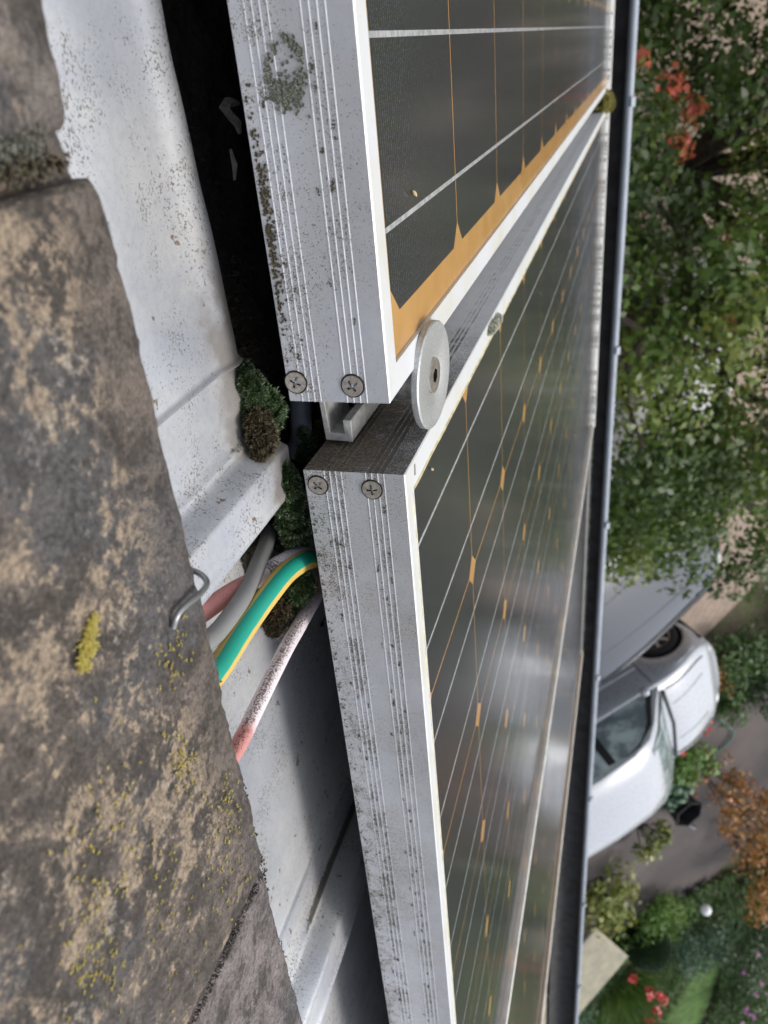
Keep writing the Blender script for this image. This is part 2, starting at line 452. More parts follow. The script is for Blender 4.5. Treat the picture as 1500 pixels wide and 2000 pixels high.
for i in range(len(xs_)-1):
    for k in range(n_-1): f.append((i*n_+k, i*n_+k+1, (i+1)*n_+k+1, (i+1)*n_+k))
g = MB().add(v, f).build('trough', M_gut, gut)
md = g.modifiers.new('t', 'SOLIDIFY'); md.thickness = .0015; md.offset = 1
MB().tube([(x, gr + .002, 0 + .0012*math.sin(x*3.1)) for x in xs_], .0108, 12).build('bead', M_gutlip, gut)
bracket = MB()
bp = [(0, (gr+.004)*math.cos(a), (gr+.004)*math.sin(a)) for a in np.linspace(PI*1.02, 2*PI, 16)] + [(0, gr+.013, .004), (0, gr+.011, .016), (0, gr-.002, .017)]
for a, b in zip(bp[:-1], bp[1:]):
    a, b = Vector(a), Vector(b); d = (b-a).normalized(); nn = Vector((1, 0, 0)).cross(d)*.0022
    bracket.add([a+Vector((-.011,0,0)), a+Vector((.011,0,0)), b+Vector((.011,0,0)), b+Vector((-.011,0,0)), a+Vector((-.011,0,0))+nn, a+Vector((.011,0,0))+nn, b+Vector((.011,0,0))+nn, b+Vector((-.011,0,0))+nn],
                [(0,1,2,3),(7,6,5,4),(0,4,5,1),(1,5,6,2),(2,6,7,3),(3,7,4,0)])
b0 = bracket.build('bracket', M_gutlip, gut)
for i, x in enumerate((-1.51, -.88, -.3, .34, .98, 1.66, 2.3, 2.95)):
    b = b0 if i == 0 else b0.copy()
    if i: col.objects.link(b); b.parent = gut
    b.location = (x, 0, 0)

# ================================================================== SOLAR PANELS
RIDGES = [8.5, 11.2, 13.9, 16.6, 27.6, 30.2, 32.8, 35.4]
def frame_profile(H):
    p = [(-12, -1.6), (-12, .9), (-.5, 1.0), (0, .5)]
    for r in RIDGES:
        p += [(0, -(r-.42)), (.19, -(r-.14)), (.19, -(r+.14)), (0, -(r+.42))]
    p += [(0, -(H-.4)), (-.4, -H), (-26, -H), (-26, -H+2), (-2.2, -H+2), (-2.2, -7), (-12, -5)]
    return [(a/1000, b/1000) for a, b in p]
def frame_bar(a, b, out, H, mats, parent):
    a = Vector((*a, 0)); b = Vector((*b, 0)); out = Vector((*out, 0)); d = (b-a).normalized()
    pr = frame_profile(H); n = len(pr); m = MB()
    L = (b-a).length; st = lin(0, 1, .25 if L > .5 else 1); vs = []
    for k, u in enumerate(st):
        for (o, h) in pr:
            p = a.lerp(b, u) + out*o + Vector((0, 0, h))
            if k == 0: p = a + out*o + d*max(0, -o) + Vector((0, 0, h))
            if k == len(st)-1: p = b + out*o - d*max(0, -o) + Vector((0, 0, h))
            vs.append(p)
    fs = []; mi = []
    for i in range(len(st)-1):
        for k in range(n):
            fs.append((i*n+k, i*n+(k+1)%n, (i+1)*n+(k+1)%n, (i+1)*n+k)); mi.append(1 if k in (0, 1, 2, n-1) else 0)
    fs += [tuple(range(n)), tuple((len(st)-1)*n+k for k in range(n))]; mi += [0, 0]
    m.v = vs; m.f = fs; m.mi = mi
    return m.build('frame_rail', mats, parent, sm=False)
M_screw = simple('screw_steel', (.42, .38, .33), .42, .6, var=.25, scale=700, bump=.3, bd=.0002)
M_dark = simple('screw_recess', (.012, .010, .009), .8)
def cross_outline(r, w, rot):
    pts = []
    for k in range(4):
        a = rot + k*PI/2; c, s_ = math.cos(a), math.sin(a)
        for (x, y) in ((w, -w) if False else (w, -w), (r, -w*.8), (r, w*.8)):
            pts.append((x*c - y*s_, x*s_ + y*c))
    return pts
def screw(parent, t, s, m, rot, scale=1.0):
    M = Matrix.Translation((t, s, m)) @ Matrix.Rotation(R(90), 4, 'X')   # local z -> -s (outwards)
    ro = .0042*scale; oc = [(ro*math.cos(2*PI*k/40), ro*math.sin(2*PI*k/40)) for k in range(40)]
    cr = cross_outline(.0024*scale, .00055*scale, rot)
    v3 = [[Vector((x, y, .0007)) for x, y in oc], [Vector((x, y, .0007)) for x, y in cr]]
    tris = tessellate_polygon(v3); vs = v3[0] + v3[1]
    mb = MB(); mb.add([M @ v for v in vs], tris)
    n = 40
    mb.add([M @ Vector((x, y, .0007)) for x, y in oc] + [M @ Vector((x*1.0, y*1.0, .0001)) for x, y in oc], [(k, (k+1)%n, n+(k+1)%n, n+k) for k in range(n)])
    k = len(cr)
    mb.add([M @ Vector((x, y, .0007)) for x, y in cr] + [M @ Vector((x*.35, y*.35, -.0011)) for x, y in cr], [(i, (i+1)%k, k+(i+1)%k, k+i) for i in range(k)] + [tuple(k+i for i in range(k))], 1)
    mb.lathe([(ro, .0002), (ro*1.15, .00025), (ro*1.15, .0)], 40, M, 1)
    return mb.build('screw', [M_screw, M_dark], parent, ang=20)
def panel(t_c, s_c, tl, tr, sn, sf, H, label, mats, screws, group='solar panels on the roof', trim=1):
    e = empty('solar_panel', ROOF @ Matrix.Translation(P(t_c, s_c)))
    tag(e, label, 'solar panel', group)
    x0, x1, y0, y1 = (tl-t_c)/1000, (tr-t_c)/1000, (sn-s_c)/1000, (sf-s_c)/1000
    frame_bar((x0, y0), (x1, y0), (0, -1), H, [mats[0], M_lip], e)
    frame_bar((x0, y1), (x0, y0), (-1, 0), H, [mats[1], M_lip], e)
    frame_bar((x1, y0), (x1, y1), (1, 0), H, [mats[2], M_lip], e)
    frame_bar((x1, y1), (x0, y1), (0, 1), H, [mats[0], M_lip], e)
    MB().box((x0+.003, y0+.003, -.0048), (x1-.003, y1-.003, -.0008)).build('laminate', M_lam, e, sm=False)
    tr_ = MB()
    if trim: tr_.box((x0, y1+.002, -.02), (x1, y1+.005, .0085)).box((x0, y1+.0052, .006), (x1, y1+.012, .0085))
    else: tr_.box((x1-.024, y0+.004, .0012), (x1-.0005, y1-.004, .0048))
    if trim == 2: tr_.box((x1-.0118, y0+.004, .0012), (x1+.0018, y1-.004, .0052))
    tr_.build('edge_trim', simple('edge_trim_white', (.80, .79, .74), .5, var=.12, scale=60), e, sm=False)
    for (t, m, rot) in screws: screw(e, (t-t_c)/1000, y0, -m/1000, rot)
    return e
pA = panel(-840, -3.2, -868, -50.5, -20.7, 1786, 41, 'solar panel nearest the top of the photo with a lichen ring on its speckled frame', (M_frame, M_frame_d, M_frame_d), ((-57.5, 13.6, .55), (-58.5, 37.0, 1.15)))
pB = panel(0, 0, -14, 776, -10, 1786, 45, 'solar panel in the middle whose corner sits under the big round washer', (M_frame_d, M_frame_dd, M_frame_d), ((-6.2, 14.2, .1), (-6.8, 38.8, .8)), trim=2)
pD = panel(794, 0, 778.5, 1590, -10, 1786, 45, 'farthest solar panel at the bottom of the photo, beyond the middle one', (M_frame_d, M_frame_d, M_frame_d), (), trim=0)
# a bit of yellowed sealant along B's near left lip, and the clip mark at its corner
seal = MB()
for k, s in enumerate(lin(.012, 1.72, .02)): pass
pts = [Vector((-.0012 + .0007*noise.noise(Vector((s*40, 1, 0))), s, .0003)) for s in lin(.002, 1.77, .01)]
seal.tube(pts, .0012, 6)
seal.tube([Vector((s, -.0002 + .0005*noise.noise(Vector((s*50, 9, 0))), .0003)) for s in lin(0, .75, .01)], .0009, 6)
seal.build('sealant', simple('yellowed_sealant', (.52, .46, .27), .7, var=.3, scale=120), pB)
MB().box((-.0118, .0030, .0002), (-.0070, .0048, .00125), M=Matrix.Rotation(R(-8), 4, 'Z')).build('frame_notch', simple('notch', (.25, .24, .22), .6), pB, sm=False)

# seeds and flecks lying on the glass
M_seed = simple('dry_seed', (.55, .40, .22), .7, var=.3, scale=500)
def seed(t, s, ang, L, label):
    mb = MB(); n = 7
    for (lz, k) in ((0, 0),):
        pts = [Vector((x*L, .0004*math.sin(x*3), .0005)) for x in np.linspace(-.5, .5, n)]
        mb.tube(pts, [.0001, .0005, .0007, .0007, .0006, .0004, .0001], 8)
    o = mb.build('dry_seed', M_seed, None, ROOF @ Matrix.Translation(P(t, s, -.3)) @ Matrix.Rotation(ang, 4, 'Z'))
    return tag(o, label, 'seed')
seed(-117, 37, .9, .006, 'tiny dry seed husk lying on the upper panel below its lower silver line')
seed(7, 36, .7, .0045, 'tiny pale fleck lying on the middle panel close to the round washer')

# ------------------------------------------------------------------ rail, washer, spacer, conduit in the gap
M_alu = simple('raw_aluminium', (.46, .46, .45), .5, .5, var=.2, scale=200, bump=.3, bd=.0004)
rail = MB()
def railsec(pts, s0, s1, irr=0):
    n = len(pts); vs = [P(t, s0 + (irr*noise.noise(Vector((t, m, 3))) if irr else 0), m) for t, m in pts] + [P(t, s1, m) for t, m in pts]
    rail.add(vs, [(k, (k+1)%n, n+(k+1)%n, n+k) for k in range(n)] + [tuple(range(n)), tuple(n+k for k in range(n))])
railsec([(-16.6, 29.5), (-16.6, 42.8), (-62, 44.6), (-62, 42.2), (-20.6, 40.4), (-20.2, 33.2), (-26.8, 33.4), (-26.8, 29.5)], 14.5, 1760, 1.6)
o = rail.build('mounting_rail', M_alu, None, ROOF, sm=False)
md = o.modifiers.new('b', 'BEVEL'); md.width = .0004; md.segments = 2
tag(o, 'open aluminium mounting rail whose sawn end shows in the gap between two panels', 'rail')

ws = empty('clamp_washer', ROOF @ Matrix.Translation(P(-40.0, 37.0, -4.6)) @ Matrix.Rotation(R(2), 4, 'Y') @ Matrix.Rotation(R(4), 4, 'X'))
tag(ws, 'big round galvanised washer bolted over the gap between the two nearest panels', 'washer')
def mat_galv():
    n = NT('galvanised_steel'); f = n.vor(420); g = n.noise(900, 3, .7); b = n.noise(60, 4)
    c = n.mix(n.step(g, .3, .7), (.40, .42, .43), (.60, .61, .61)); c = n.mix(n.mth('MULTIPLY', n.step(f, .1, .6), .3), c, (.48, .47, .42))
    c = n.mix(n.mth('MULTIPLY', n.step(b, .5, .7), .35), c, (.33, .33, .32))
    return n.fin(c, .45, .6, n.bump(g, .35, .0005))
M_galv = mat_galv()
MB().lathe([(.0080, -.0036), (.0236, -.0036), (.0242, -.0030), (.0242, -.0006), (.0236, 0), (.0098, 0), (.0080, -.0010), (.0080, -.0036)], 96).build('disc', M_galv, ws, ang=40)
bo = MB(); hexr = .0034
oc = [Vector((.0077*math.cos(2*PI*k/40), .0077*math.sin(2*PI*k/40), .0002)) for k in range(40)]
hx = [Vector((hexr*math.cos(PI*k/3), hexr*math.sin(PI*k/3), .0002)) for k in range(6)]
bo.add(oc + hx, tessellate_polygon([oc, hx]))
bo.lathe([(.0077, .0002), (.0079, -.0004), (.0077, -.002)], 40)
bo.add(hx + [v + Vector((0, 0, -.003)) for v in hx], [(k, (k+1)%6, 6+(k+1)%6, 6+k) for k in range(6)] + [tuple(6+k for k in range(6))], 1)
bo.build('bolt', [simple('bolt_steel', (.5, .45, .4), .35, .8, var=.2, scale=300), M_dark], ws, ang=30)
MB().lathe([(.0125, -.0038), (.0130, -.006), (.0130, -.032), (.0125, -.036)], 40, caps=True).build('spacer', simple('dirty_spacer', (.33, .32, .30), .6, .3, var=.6, scale=150, bump=.5, bd=.0006), ws)

M_cond = simple('grey_pvc', (.10, .115, .14), .5, var=.2, scale=100)
o = MB().tube(spline([P(-75, 75, 66), P(-50, 52, 63), P(-32, 39, 62), P(-20, 34, 62), P(-8, 32, 63), P(0, 33, 68)], 8), .0052, 20).build('cable_conduit', M_cond, None, ROOF)
tag(o, 'short blue-grey conduit behind the upper panel corner beside the rail end', 'conduit')

# ================================================================== METAL PLATES
def plate(name, label, t0, t1, s0, s1, base, seedv, bead_t, roll, lowend=True):
    ra, rb, rc, rd = roll          # roll: climbs ra..rb, falls rc..rd
    def fn(x, y):
        t, s = x*1000, y*1000
        m = base
        m -= 2.3*math.exp(-((t-bead_t)/1.2)**2)
        m += 1.5*sstep(bead_t, bead_t+3, t)*(1-sstep(ra-6, ra, t))
        m += -1.6*math.exp(-((t-bead_t-17)/4)**2)
        m -= (15 if seedv > 1 else 13)*sstep(ra, rb, t) + 1.2*math.exp(-((t-ra)/1.5)**2)
        m += 34*sstep(rc, rd, t)
        m -= 1.5*math.exp(-((t-rc+2)/3)**2)
        m += 4.0*math.exp(-((s+34)/22)**2)*(1-sstep(bead_t-45, bead_t-8, t))
        e = s1 - 3*math.sin(t*.031+seedv) - 2.0*noise.noise(Vector((t*.03, seedv, 0)))
        if lowend:
            lip = (1-sstep(ra-4, ra+8, t))
            m -= 2.2*math.exp(-((s-e+26)/7)**2)*lip
            m += sstep(e-20, e, s)*30*lip + sstep(e-7, e, s)*14*(1-lip)
            m += .035*max(0, s+60)*0
        m += 1.1*noise.noise(Vector((t*.012, s*.012, seedv))) + .35*noise.noise(Vector((t*.05, s*.05, seedv)))
        return P(t, s, m)
    xs = lin(t0/1000, t1/1000, .004)
    xs = np.unique(np.concatenate([xs, lin((bead_t-6)/1000, (bead_t+6)/1000, .0006), lin((ra-4)/1000, (rd+2)/1000, .0012)]))
    ys = np.unique(np.concatenate([lin(s0/1000, (s1-45)/1000, .008), lin((s1-45)/1000, (s1+4)/1000, .0012)]))
    o = grid_mesh(name, xs, ys, fn, mat_zinc('weathered_metal_'+str(seedv), seedv), None, ROOF)
    at = o.data.attributes.new('grime', 'FLOAT', 'POINT')
    vals = []
    for v_ in o.data.vertices:
        t = v_.co.x*1000; s = v_.co.y*1000
        gq = .85*math.exp(-((t-rd+3)/5)**2) + .5*math.exp(-((t-ra+1)/2.2)**2)*sstep(-60, 10, s) + (.7*sstep(ra-9, ra-5, t)*(1-sstep(ra-1, ra+1, t))*sstep(-40, 5, s))
        vals.append(gq + .0*s)
    at.data.foreach_set('value', vals)
    tag(o, label, 'metal plate', 'metal plates between tiles and panels')
    return o
plate('metal_plate', 'weathered pale metal plate between mossy tiles and upper panel, its edge stained brown', -420, 22, -215, 13, 70, 1, -61.5, (-26, -17, 2, 19))
plate('metal_plate', 'weathered metal plate under the cables, with a rolled rib near the lower edge', 14, 402, -210, 150, 88, 2, 278, (318, 332, 358, 378), False)
plate('metal_plate', 'narrow strip of metal plate at the bottom edge of the photo beyond the rolled rib', 396, 760, -210, 150, 91, 3, 660, (700, 712, 730, 750), False)
for o in [x for x in col.objects if x.name.startswith('metal_plate')]:
    md = o.modifiers.new('t', 'SOLIDIFY'); md.thickness = .0009; md.offset = -1

# ================================================================== OLD TILES
def tile(label, t0, t1, s1, m_top, mat, seedv, tilt=0.0, length=330, yaw=0):
    W = (t1-t0)/1000; L = length/1000
    def top(x, y):           # local: y = 0 at the nose, negative upslope
        e = min(x, W-x)
        z = -.0022*math.exp(-max(0, -y)/.0022) if y > -.03 else 0
        z -= .0025*math.exp(-e/.002)
        z += .0009*noise.noise(Vector((x*60, y*60, seedv))) + .0006*noise.noise(Vector((x*190, y*190, seedv))) + .0004*noise.noise(Vector((x*520, y*520, seedv)))
        z += .0014*noise.noise(Vector((x*14, y*14, seedv+4)))
        yy = y + (.0009*noise.noise(Vector((x*70, 3, seedv))) + .0006*noise.noise(Vector((x*260, 5, seedv))) if y > -.012 else 0)
        return Vector((x, yy, z + tilt*(-y)))
    xs = np.concatenate([[0, .0015, .004], lin(.008, W-.008, .0024), [W-.004, W-.0015, W]])
    ys = np.concatenate([lin(-L, -.14, .006), lin(-.1376, -.012, .0022)[0:], [-.009, -.007, -.005, -.0035, -.002, -.001, 0]])
    mb = MB(); nx, ny = len(xs), len(ys)
    vs = [top(x, y) for y in ys for x in xs]
    fs = [(j*nx+i, j*nx+i+1, (j+1)*nx+i+1, (j+1)*nx+i) for j in range(ny-1) for i in range(nx-1)]
    T = .021
    # skirt: front face and sides, then the underside
    b = len(vs); rim = [(ny-1)*nx+i for i in range(nx)]
    vs += [vs[k] + Vector((0, -.0015 + .0004*noise.noise(Vector((vs[k].x*300, 1, 1))), -T*.55)) for k in rim] + [vs[k] + Vector((0, -.004, -T)) for k in rim]
    for i in range(nx-1):
        fs.append((rim[i], rim[i+1], b+i+1, b+i)); fs.append((b+i, b+i+1, b+nx+i+1, b+nx+i))
    for side in (0, nx-1):
        k0 = len(vs); idx = [j*nx+side for j in range(ny)]
        vs += [vs[k] + Vector((0, 0, -T)) for k in idx]
        for j in range(ny-1): fs.append((idx[j], idx[j+1], k0+j+1, k0+j))
    mb.add(vs, fs)
    o = mb.build('roof_tile', mat, None, ROOF @ Matrix.Translation(P(t0, s1, m_top)) @ Matrix.Rotation(yaw, 4, 'Z'), ang=60)
    return tag(o, label, 'roof tile', 'old roof tiles along the left edge')
TS, TM = -126.5, 30.5
tb = tile('large blackened roof tile with tan and yellow lichen and a wire hook at its edge', -148, 93.5, TS+4.6, TM, M_tile[0], 1, yaw=-.013)
ta = tile('dark roof tile at the top left corner, above the moss-filled joint', -398, -158.5, TS+1.2, TM+.5, M_tile[1], 2)
tcx = tile('cleaner grey-brown roof tile at the bottom of the photo, past the thin dirt joint', 95.2, 338, TS+1.6, TM+1.2, M_tile[2], 3)
tile('roof tile beyond the bottom edge of the photo', 340, 583, TS, TM+1, M_tile[0], 4) if False else None
# interlock channel between first two tiles
ch = MB()
xs = lin(0, .0235, .002); ys = lin(-.33, .0015, .003)
def chf(x, y): return Vector((x, y, -.0015 + .002*noise.noise(Vector((x*200, y*200, 1))) + .0012*noise.noise(Vector((x*600, y*600, 1)))))
vs = [chf(x, y) for y in ys for x in xs]; nx = len(xs)
ch.add(vs, [(j*nx+i, j*nx+i+1, (j+1)*nx+i+1, (j+1)*nx+i) for j in range(len(ys)-1) for i in range(nx-1)])
e0 = (len(ys)-1)*nx
ch.add([vs[e0+i] for i in range(nx)] + [vs[e0+i] + Vector((0, -.001, -.016)) for i in range(nx)], [(i, i+1, nx+i+1, nx+i) for i in range(nx-1)])
o = ch.build('interlock', M_tile[0], None)
o.parent = ta; o.location = (.228, 0, -.006)

def wire(pts, r, name, label, cat, mat):
    o = MB().tube(spline(pts, 10), r, 14).build(name, mat, None, ROOF); return tag(o, label, cat)
wire([P(-42, -150, 55), P(-41.5, -128, 52), P(-40.5, -122, 44), P(-36, -118, 43), P(-33.5, -115.5, 38.5), P(-33.2, -117.5, 33.5), P(-34.2, -122.5, 29.3), P(-35.8, -129.6, 27.6), P(-37.6, -136.5, 27.2), P(-38.0, -140.5, 27.4), P(-36.8, -142.6, 28), P(-34.2, -143.6, 29)], .00095,
     'wire_hook', 'bent grey wire tile hook curling over the edge of the lichen-covered tile', 'hook', simple('hook_wire', (.30, .31, .31), .4, .7, var=.15, scale=200))

# ================================================================== CABLES
def cable(label, pts, r, mat, dirt_dir, n=28, name='cable'):
    pts = spline(pts, 14); N = len(pts)
    ref = Vector((-.25, -.55, .8)).normalized(); dd = Vector(dirt_dir).normalized()
    vs = []; al = []; ar = []; di = []
    for i, p in enumerate(pts):
        d = (pts[min(i+1, N-1)] - pts[max(i-1, 0)]).normalized()
        a = (ref - d*ref.dot(d)).normalized(); b = d.cross(a)
        for k in range(n):
            th = 2*PI*k/n; nn = a*math.cos(th) + b*math.sin(th)
            vs.append(p + nn*r*(1 + .012*noise.noise(Vector((i*.3, k*.2, 1))))); al.append(i/(N-1)); x = k/n; ar.append(x if x <= .5 else x-1)
            di.append(max(0, nn.dot(dd))**1.6)
    fs = [(i*n+k, i*n+(k+1)%n, (i+1)*n+(k+1)%n, (i+1)*n+k) for i in range(N-1) for k in range(n)]
    fs += [tuple(range(n))[::-1], tuple((N-1)*n+k for k in range(n))]
    o = MB().add(vs, fs).build(name, mat, None, ROOF)
    for nm, va in (('along', al), ('around', ar), ('dirt', di)):
        at = o.data.attributes.new(nm, 'FLOAT', 'POINT'); at.data.foreach_set('value', va)
    return tag(o, label, 'cable', 'cables running from under the tiles to the panels')
LEFT = (-.5, -.5, .2)
cable('green and yellow striped earth cable between the grey cable and the pale pink cable',
      [P(8, -175, 52), P(24, -125, 54), P(31.5, -92, 56), P(34.5, -62, 58.5), P(36, -38, 59), P(37.5, -17, 58.5), P(43, 2, 58), P(54, 20, 62), P(66, 38, 70)], .0050,
      mat_cable('earth_cable', (.60, .42, .10), .12, (.10, .09, .05), stripe=((.012, .33, .235), -.10, .115)), LEFT)
cable('dull grey cable lying over the faded red one, next to the green striped cable',
      [P(-8, -160, 56), P(12, -110, 58), P(22.5, -82, 60), P(26.5, -58, 62), P(30, -38, 66), P(31.5, -20, 70), P(32.5, 2, 75), P(33, 12, 79)], .0038,
      mat_cable('grey_cable', (.20, .20, .195), .12, (.09, .075, .06)), LEFT)
cable('dirty faded red cable crossing beneath the grey cable, white where it reaches the panel',
      [P(0, -130, 72), P(14, -95, 72), P(22.5, -69.5, 72), P(31, -42, 72), P(37.5, -20, 69), P(37, -10, 64), P(45, 12, 62), P(60, 32, 66)], .0042,
      mat_cable('faded_red_cable', (.50, .21, .19), .30, (.07, .03, .028), fade=(.50, .62, (.68, .62, .66))), LEFT)
cable('lowest cable, bleached pinkish white with brown specks along one side',
      [P(78, -150, 64), P(82, -105, 62.5), P(83.5, -82, 62), P(81, -60, 62), P(76.5, -26, 61.5), P(75, 2, 61), P(77, 22, 63), P(84, 50, 70)], .0037,
      mat_cable('bleached_cable', (.52, .22, .20), .34, (.10, .045, .04), fade=(.40, .46, (.70, .64, .66))), LEFT)

# ================================================================== MOSS AND LICHEN
def tuft_mesh(pos, nrm, L, W, k=6, spread=.9, rs=None, rnd=None):
    """k little leaves at each point; returns verts, faces, per-vertex random"""
    n = len(pos); rs = rs or rng
    V = np.zeros((n*k*3, 3)); A = np.zeros(n*k*3)
    up = nrm / np.linalg.norm(nrm, axis=1, keepdims=True)
    r1 = rs.normal(size=(n, 3)); a = np.cross(up, r1); a /= np.linalg.norm(a, axis=1, keepdims=True); b = np.cross(up, a)
    base = rs.random(n) if rnd is None else rnd
    for j in range(k):
        th = 2*PI*(j + rs.random(n)*.6)/k
        out = a*np.cos(th)[:, None] + b*np.sin(th)[:, None]
        sp = spread*(.4 + .8*rs.random(n))[:, None]
        d = up + out*sp; d /= np.linalg.norm(d, axis=1, keepdims=True)
        side = np.cross(d, up*.6 + out); side /= np.linalg.norm(side, axis=1, keepdims=True) + 1e-9
        ll = (L*(.7 + .6*rs.random(n)))[:, None]
        i0 = (np.arange(n)*k + j)*3
        V[i0] = pos - side*W; V[i0+1] = pos + side*W; V[i0+2] = pos + d*ll
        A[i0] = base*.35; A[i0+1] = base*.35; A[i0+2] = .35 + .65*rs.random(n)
    F = np.arange(n*k*3).reshape(-1, 3)
    return V, F, A
def link_np(name, V, F, A, mat, parent=None, mw=None):
    me = bpy.data.meshes.new(name)
    nv, nf, k = len(V), len(F), F.shape[1]
    me.vertices.add(nv); me.vertices.foreach_set('co', V.astype(np.float32).ravel())
    me.loops.add(nf*k); me.loops.foreach_set('vertex_index', F.astype(np.int32).ravel())
    me.polygons.add(nf); me.polygons.foreach_set('loop_start', np.arange(0, nf*k, k, dtype=np.int32))
    try: me.polygons.foreach_set('loop_total', np.full(nf, k, dtype=np.int32))
    except Exception: pass
    me.update(calc_edges=True)
    at = me.attributes.new('rnd', 'FLOAT', 'POINT'); at.data.foreach_set('value', A.astype(np.float32))
    return link(name, me, mat, parent, mw)
def moss(label, blobs, mat, L=1.5, dens=9, name='moss_clump', cat='moss', up=(0, -.45, .9), group='moss clumps in the gap between plate and panels', parent=None, core=True):
    Vs, As = [], []
    if core and len(blobs) and blobs[0][1] < 60:
        sat = []
        for (t, s, m, rt, r_s, rm) in blobs:
            for _ in range(9):
                a = rng.random()*2*PI; q = rng.uniform(.7, 1.55); k_ = rng.uniform(.2, .48)
                sat.append((t + rt*q*math.cos(a), s + r_s*q*math.sin(a)*.7, m + rm*rng.uniform(-.1, .7), rt*k_, r_s*k_, rm*k_))
        blobs = [(t, s, m, rt*.85, r_s*.85, rm*.8) for (t, s, m, rt, r_s, rm) in blobs] + sat
    for (t, s, m, rt, r_s, rm) in blobs:
        n = int(dens*(rt*r_s + rt*rm + r_s*rm))
        d = rng.normal(size=(n, 3)); d /= np.linalg.norm(d, axis=1, keepdims=True)
        rr = np.array([1 + .30*noise.noise(Vector(x*2.6) + Vector((t, s, m))) + .30*noise.noise(Vector(x*6) + Vector((t, s, m))) for x in d])[:, None]
        rad = np.array([rt, r_s, rm])
        pos = (np.array([t, s, -m]) + d*rad*rr*(.86 + .14*rng.random((n, 1))))/1000
        nr = d/rad*min(rad) + np.array(up)*.25
        V, F, A = tuft_mesh(pos, nr, L*1.25/1000, L*.27/1000, 7, 1.0)
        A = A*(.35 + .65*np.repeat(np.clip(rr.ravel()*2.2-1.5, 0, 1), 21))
        Vs.append(V); As.append(A)
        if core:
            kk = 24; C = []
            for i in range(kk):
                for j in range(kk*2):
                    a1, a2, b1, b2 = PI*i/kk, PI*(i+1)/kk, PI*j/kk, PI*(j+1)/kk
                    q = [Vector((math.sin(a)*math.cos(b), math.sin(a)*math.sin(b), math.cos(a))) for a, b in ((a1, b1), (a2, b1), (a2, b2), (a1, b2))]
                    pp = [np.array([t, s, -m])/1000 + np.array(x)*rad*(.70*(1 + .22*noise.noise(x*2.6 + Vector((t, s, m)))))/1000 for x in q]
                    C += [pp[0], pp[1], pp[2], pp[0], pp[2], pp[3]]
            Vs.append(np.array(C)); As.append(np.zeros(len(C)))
    V = np.concatenate(Vs); A = np.concatenate(As); F = np.arange(len(V)).reshape(-1, 3)
    o = link_np(name, V, F, A, mat, parent, None if parent else ROOF)
    if not parent: tag(o, label, cat, group)
    return o
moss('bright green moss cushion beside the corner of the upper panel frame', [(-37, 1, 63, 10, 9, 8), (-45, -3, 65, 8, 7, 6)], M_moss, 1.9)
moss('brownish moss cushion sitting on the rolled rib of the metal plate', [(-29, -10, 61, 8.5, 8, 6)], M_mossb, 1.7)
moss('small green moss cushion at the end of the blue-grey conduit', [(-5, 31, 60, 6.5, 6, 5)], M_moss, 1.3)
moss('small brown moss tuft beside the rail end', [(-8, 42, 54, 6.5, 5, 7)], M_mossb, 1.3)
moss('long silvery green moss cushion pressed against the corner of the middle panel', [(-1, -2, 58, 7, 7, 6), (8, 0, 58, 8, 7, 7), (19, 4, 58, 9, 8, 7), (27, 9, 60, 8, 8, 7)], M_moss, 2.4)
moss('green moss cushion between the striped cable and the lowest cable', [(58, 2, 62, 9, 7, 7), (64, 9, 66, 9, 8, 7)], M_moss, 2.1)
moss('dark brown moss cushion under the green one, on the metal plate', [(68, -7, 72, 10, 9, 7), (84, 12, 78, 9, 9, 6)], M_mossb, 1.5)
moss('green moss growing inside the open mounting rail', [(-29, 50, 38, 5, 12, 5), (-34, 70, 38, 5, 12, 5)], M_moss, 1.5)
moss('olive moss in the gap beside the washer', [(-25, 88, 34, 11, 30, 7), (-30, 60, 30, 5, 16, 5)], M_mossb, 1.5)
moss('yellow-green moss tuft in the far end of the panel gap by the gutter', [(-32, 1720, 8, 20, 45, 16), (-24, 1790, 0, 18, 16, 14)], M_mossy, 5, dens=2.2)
moss('pale lichen lump on the lower edge of the panel gap, midway to the gutter', [(-9, 205, -2.0, 2.0, 11, 2.6), (-8, 224, -2, 1.7, 7, 2.2)], M_pale, 1.3, dens=30, name='lichen_lump', cat='lichen', group=None)
# dirt bed under the cushions
def bedf(x, y): return P(x*1000, y*1000, 92 - 13*math.exp(-((x*1000-5)/48)**2) - 5*noise.noise(Vector((x*60, y*60, 2))) - 2.5*noise.noise(Vector((x*200, y*200, 2))))
bed = grid_mesh('roof_dirt', lin(-.42, .16, .003), lin(-.004, .12, .003), bedf, M_soil, None, ROOF)
tag(bed, 'black dirt and rotting moss heaped in the dark gap under the panel frames', 'dirt', kind='stuff')
n = 2600; pts = np.zeros((n, 3))
for i in range(n):
    x, y = rng.normal(.004, .050), abs(rng.normal(.012, .022))
    x = min(.15, max(-.40, x)); y = min(.11, y); pts[i] = bedf(x, y)
V, F, A = tuft_mesh(pts, np.tile([0, -.3, 1.], (n, 1)), .0026, .0003, 5, 1.3)
o = link_np('moss_debris', V, F, A*.7, M_mossb, None, ROOF)
tag(o, 'loose dead moss stems scattered over the dirt in the gap', 'moss', kind='stuff')
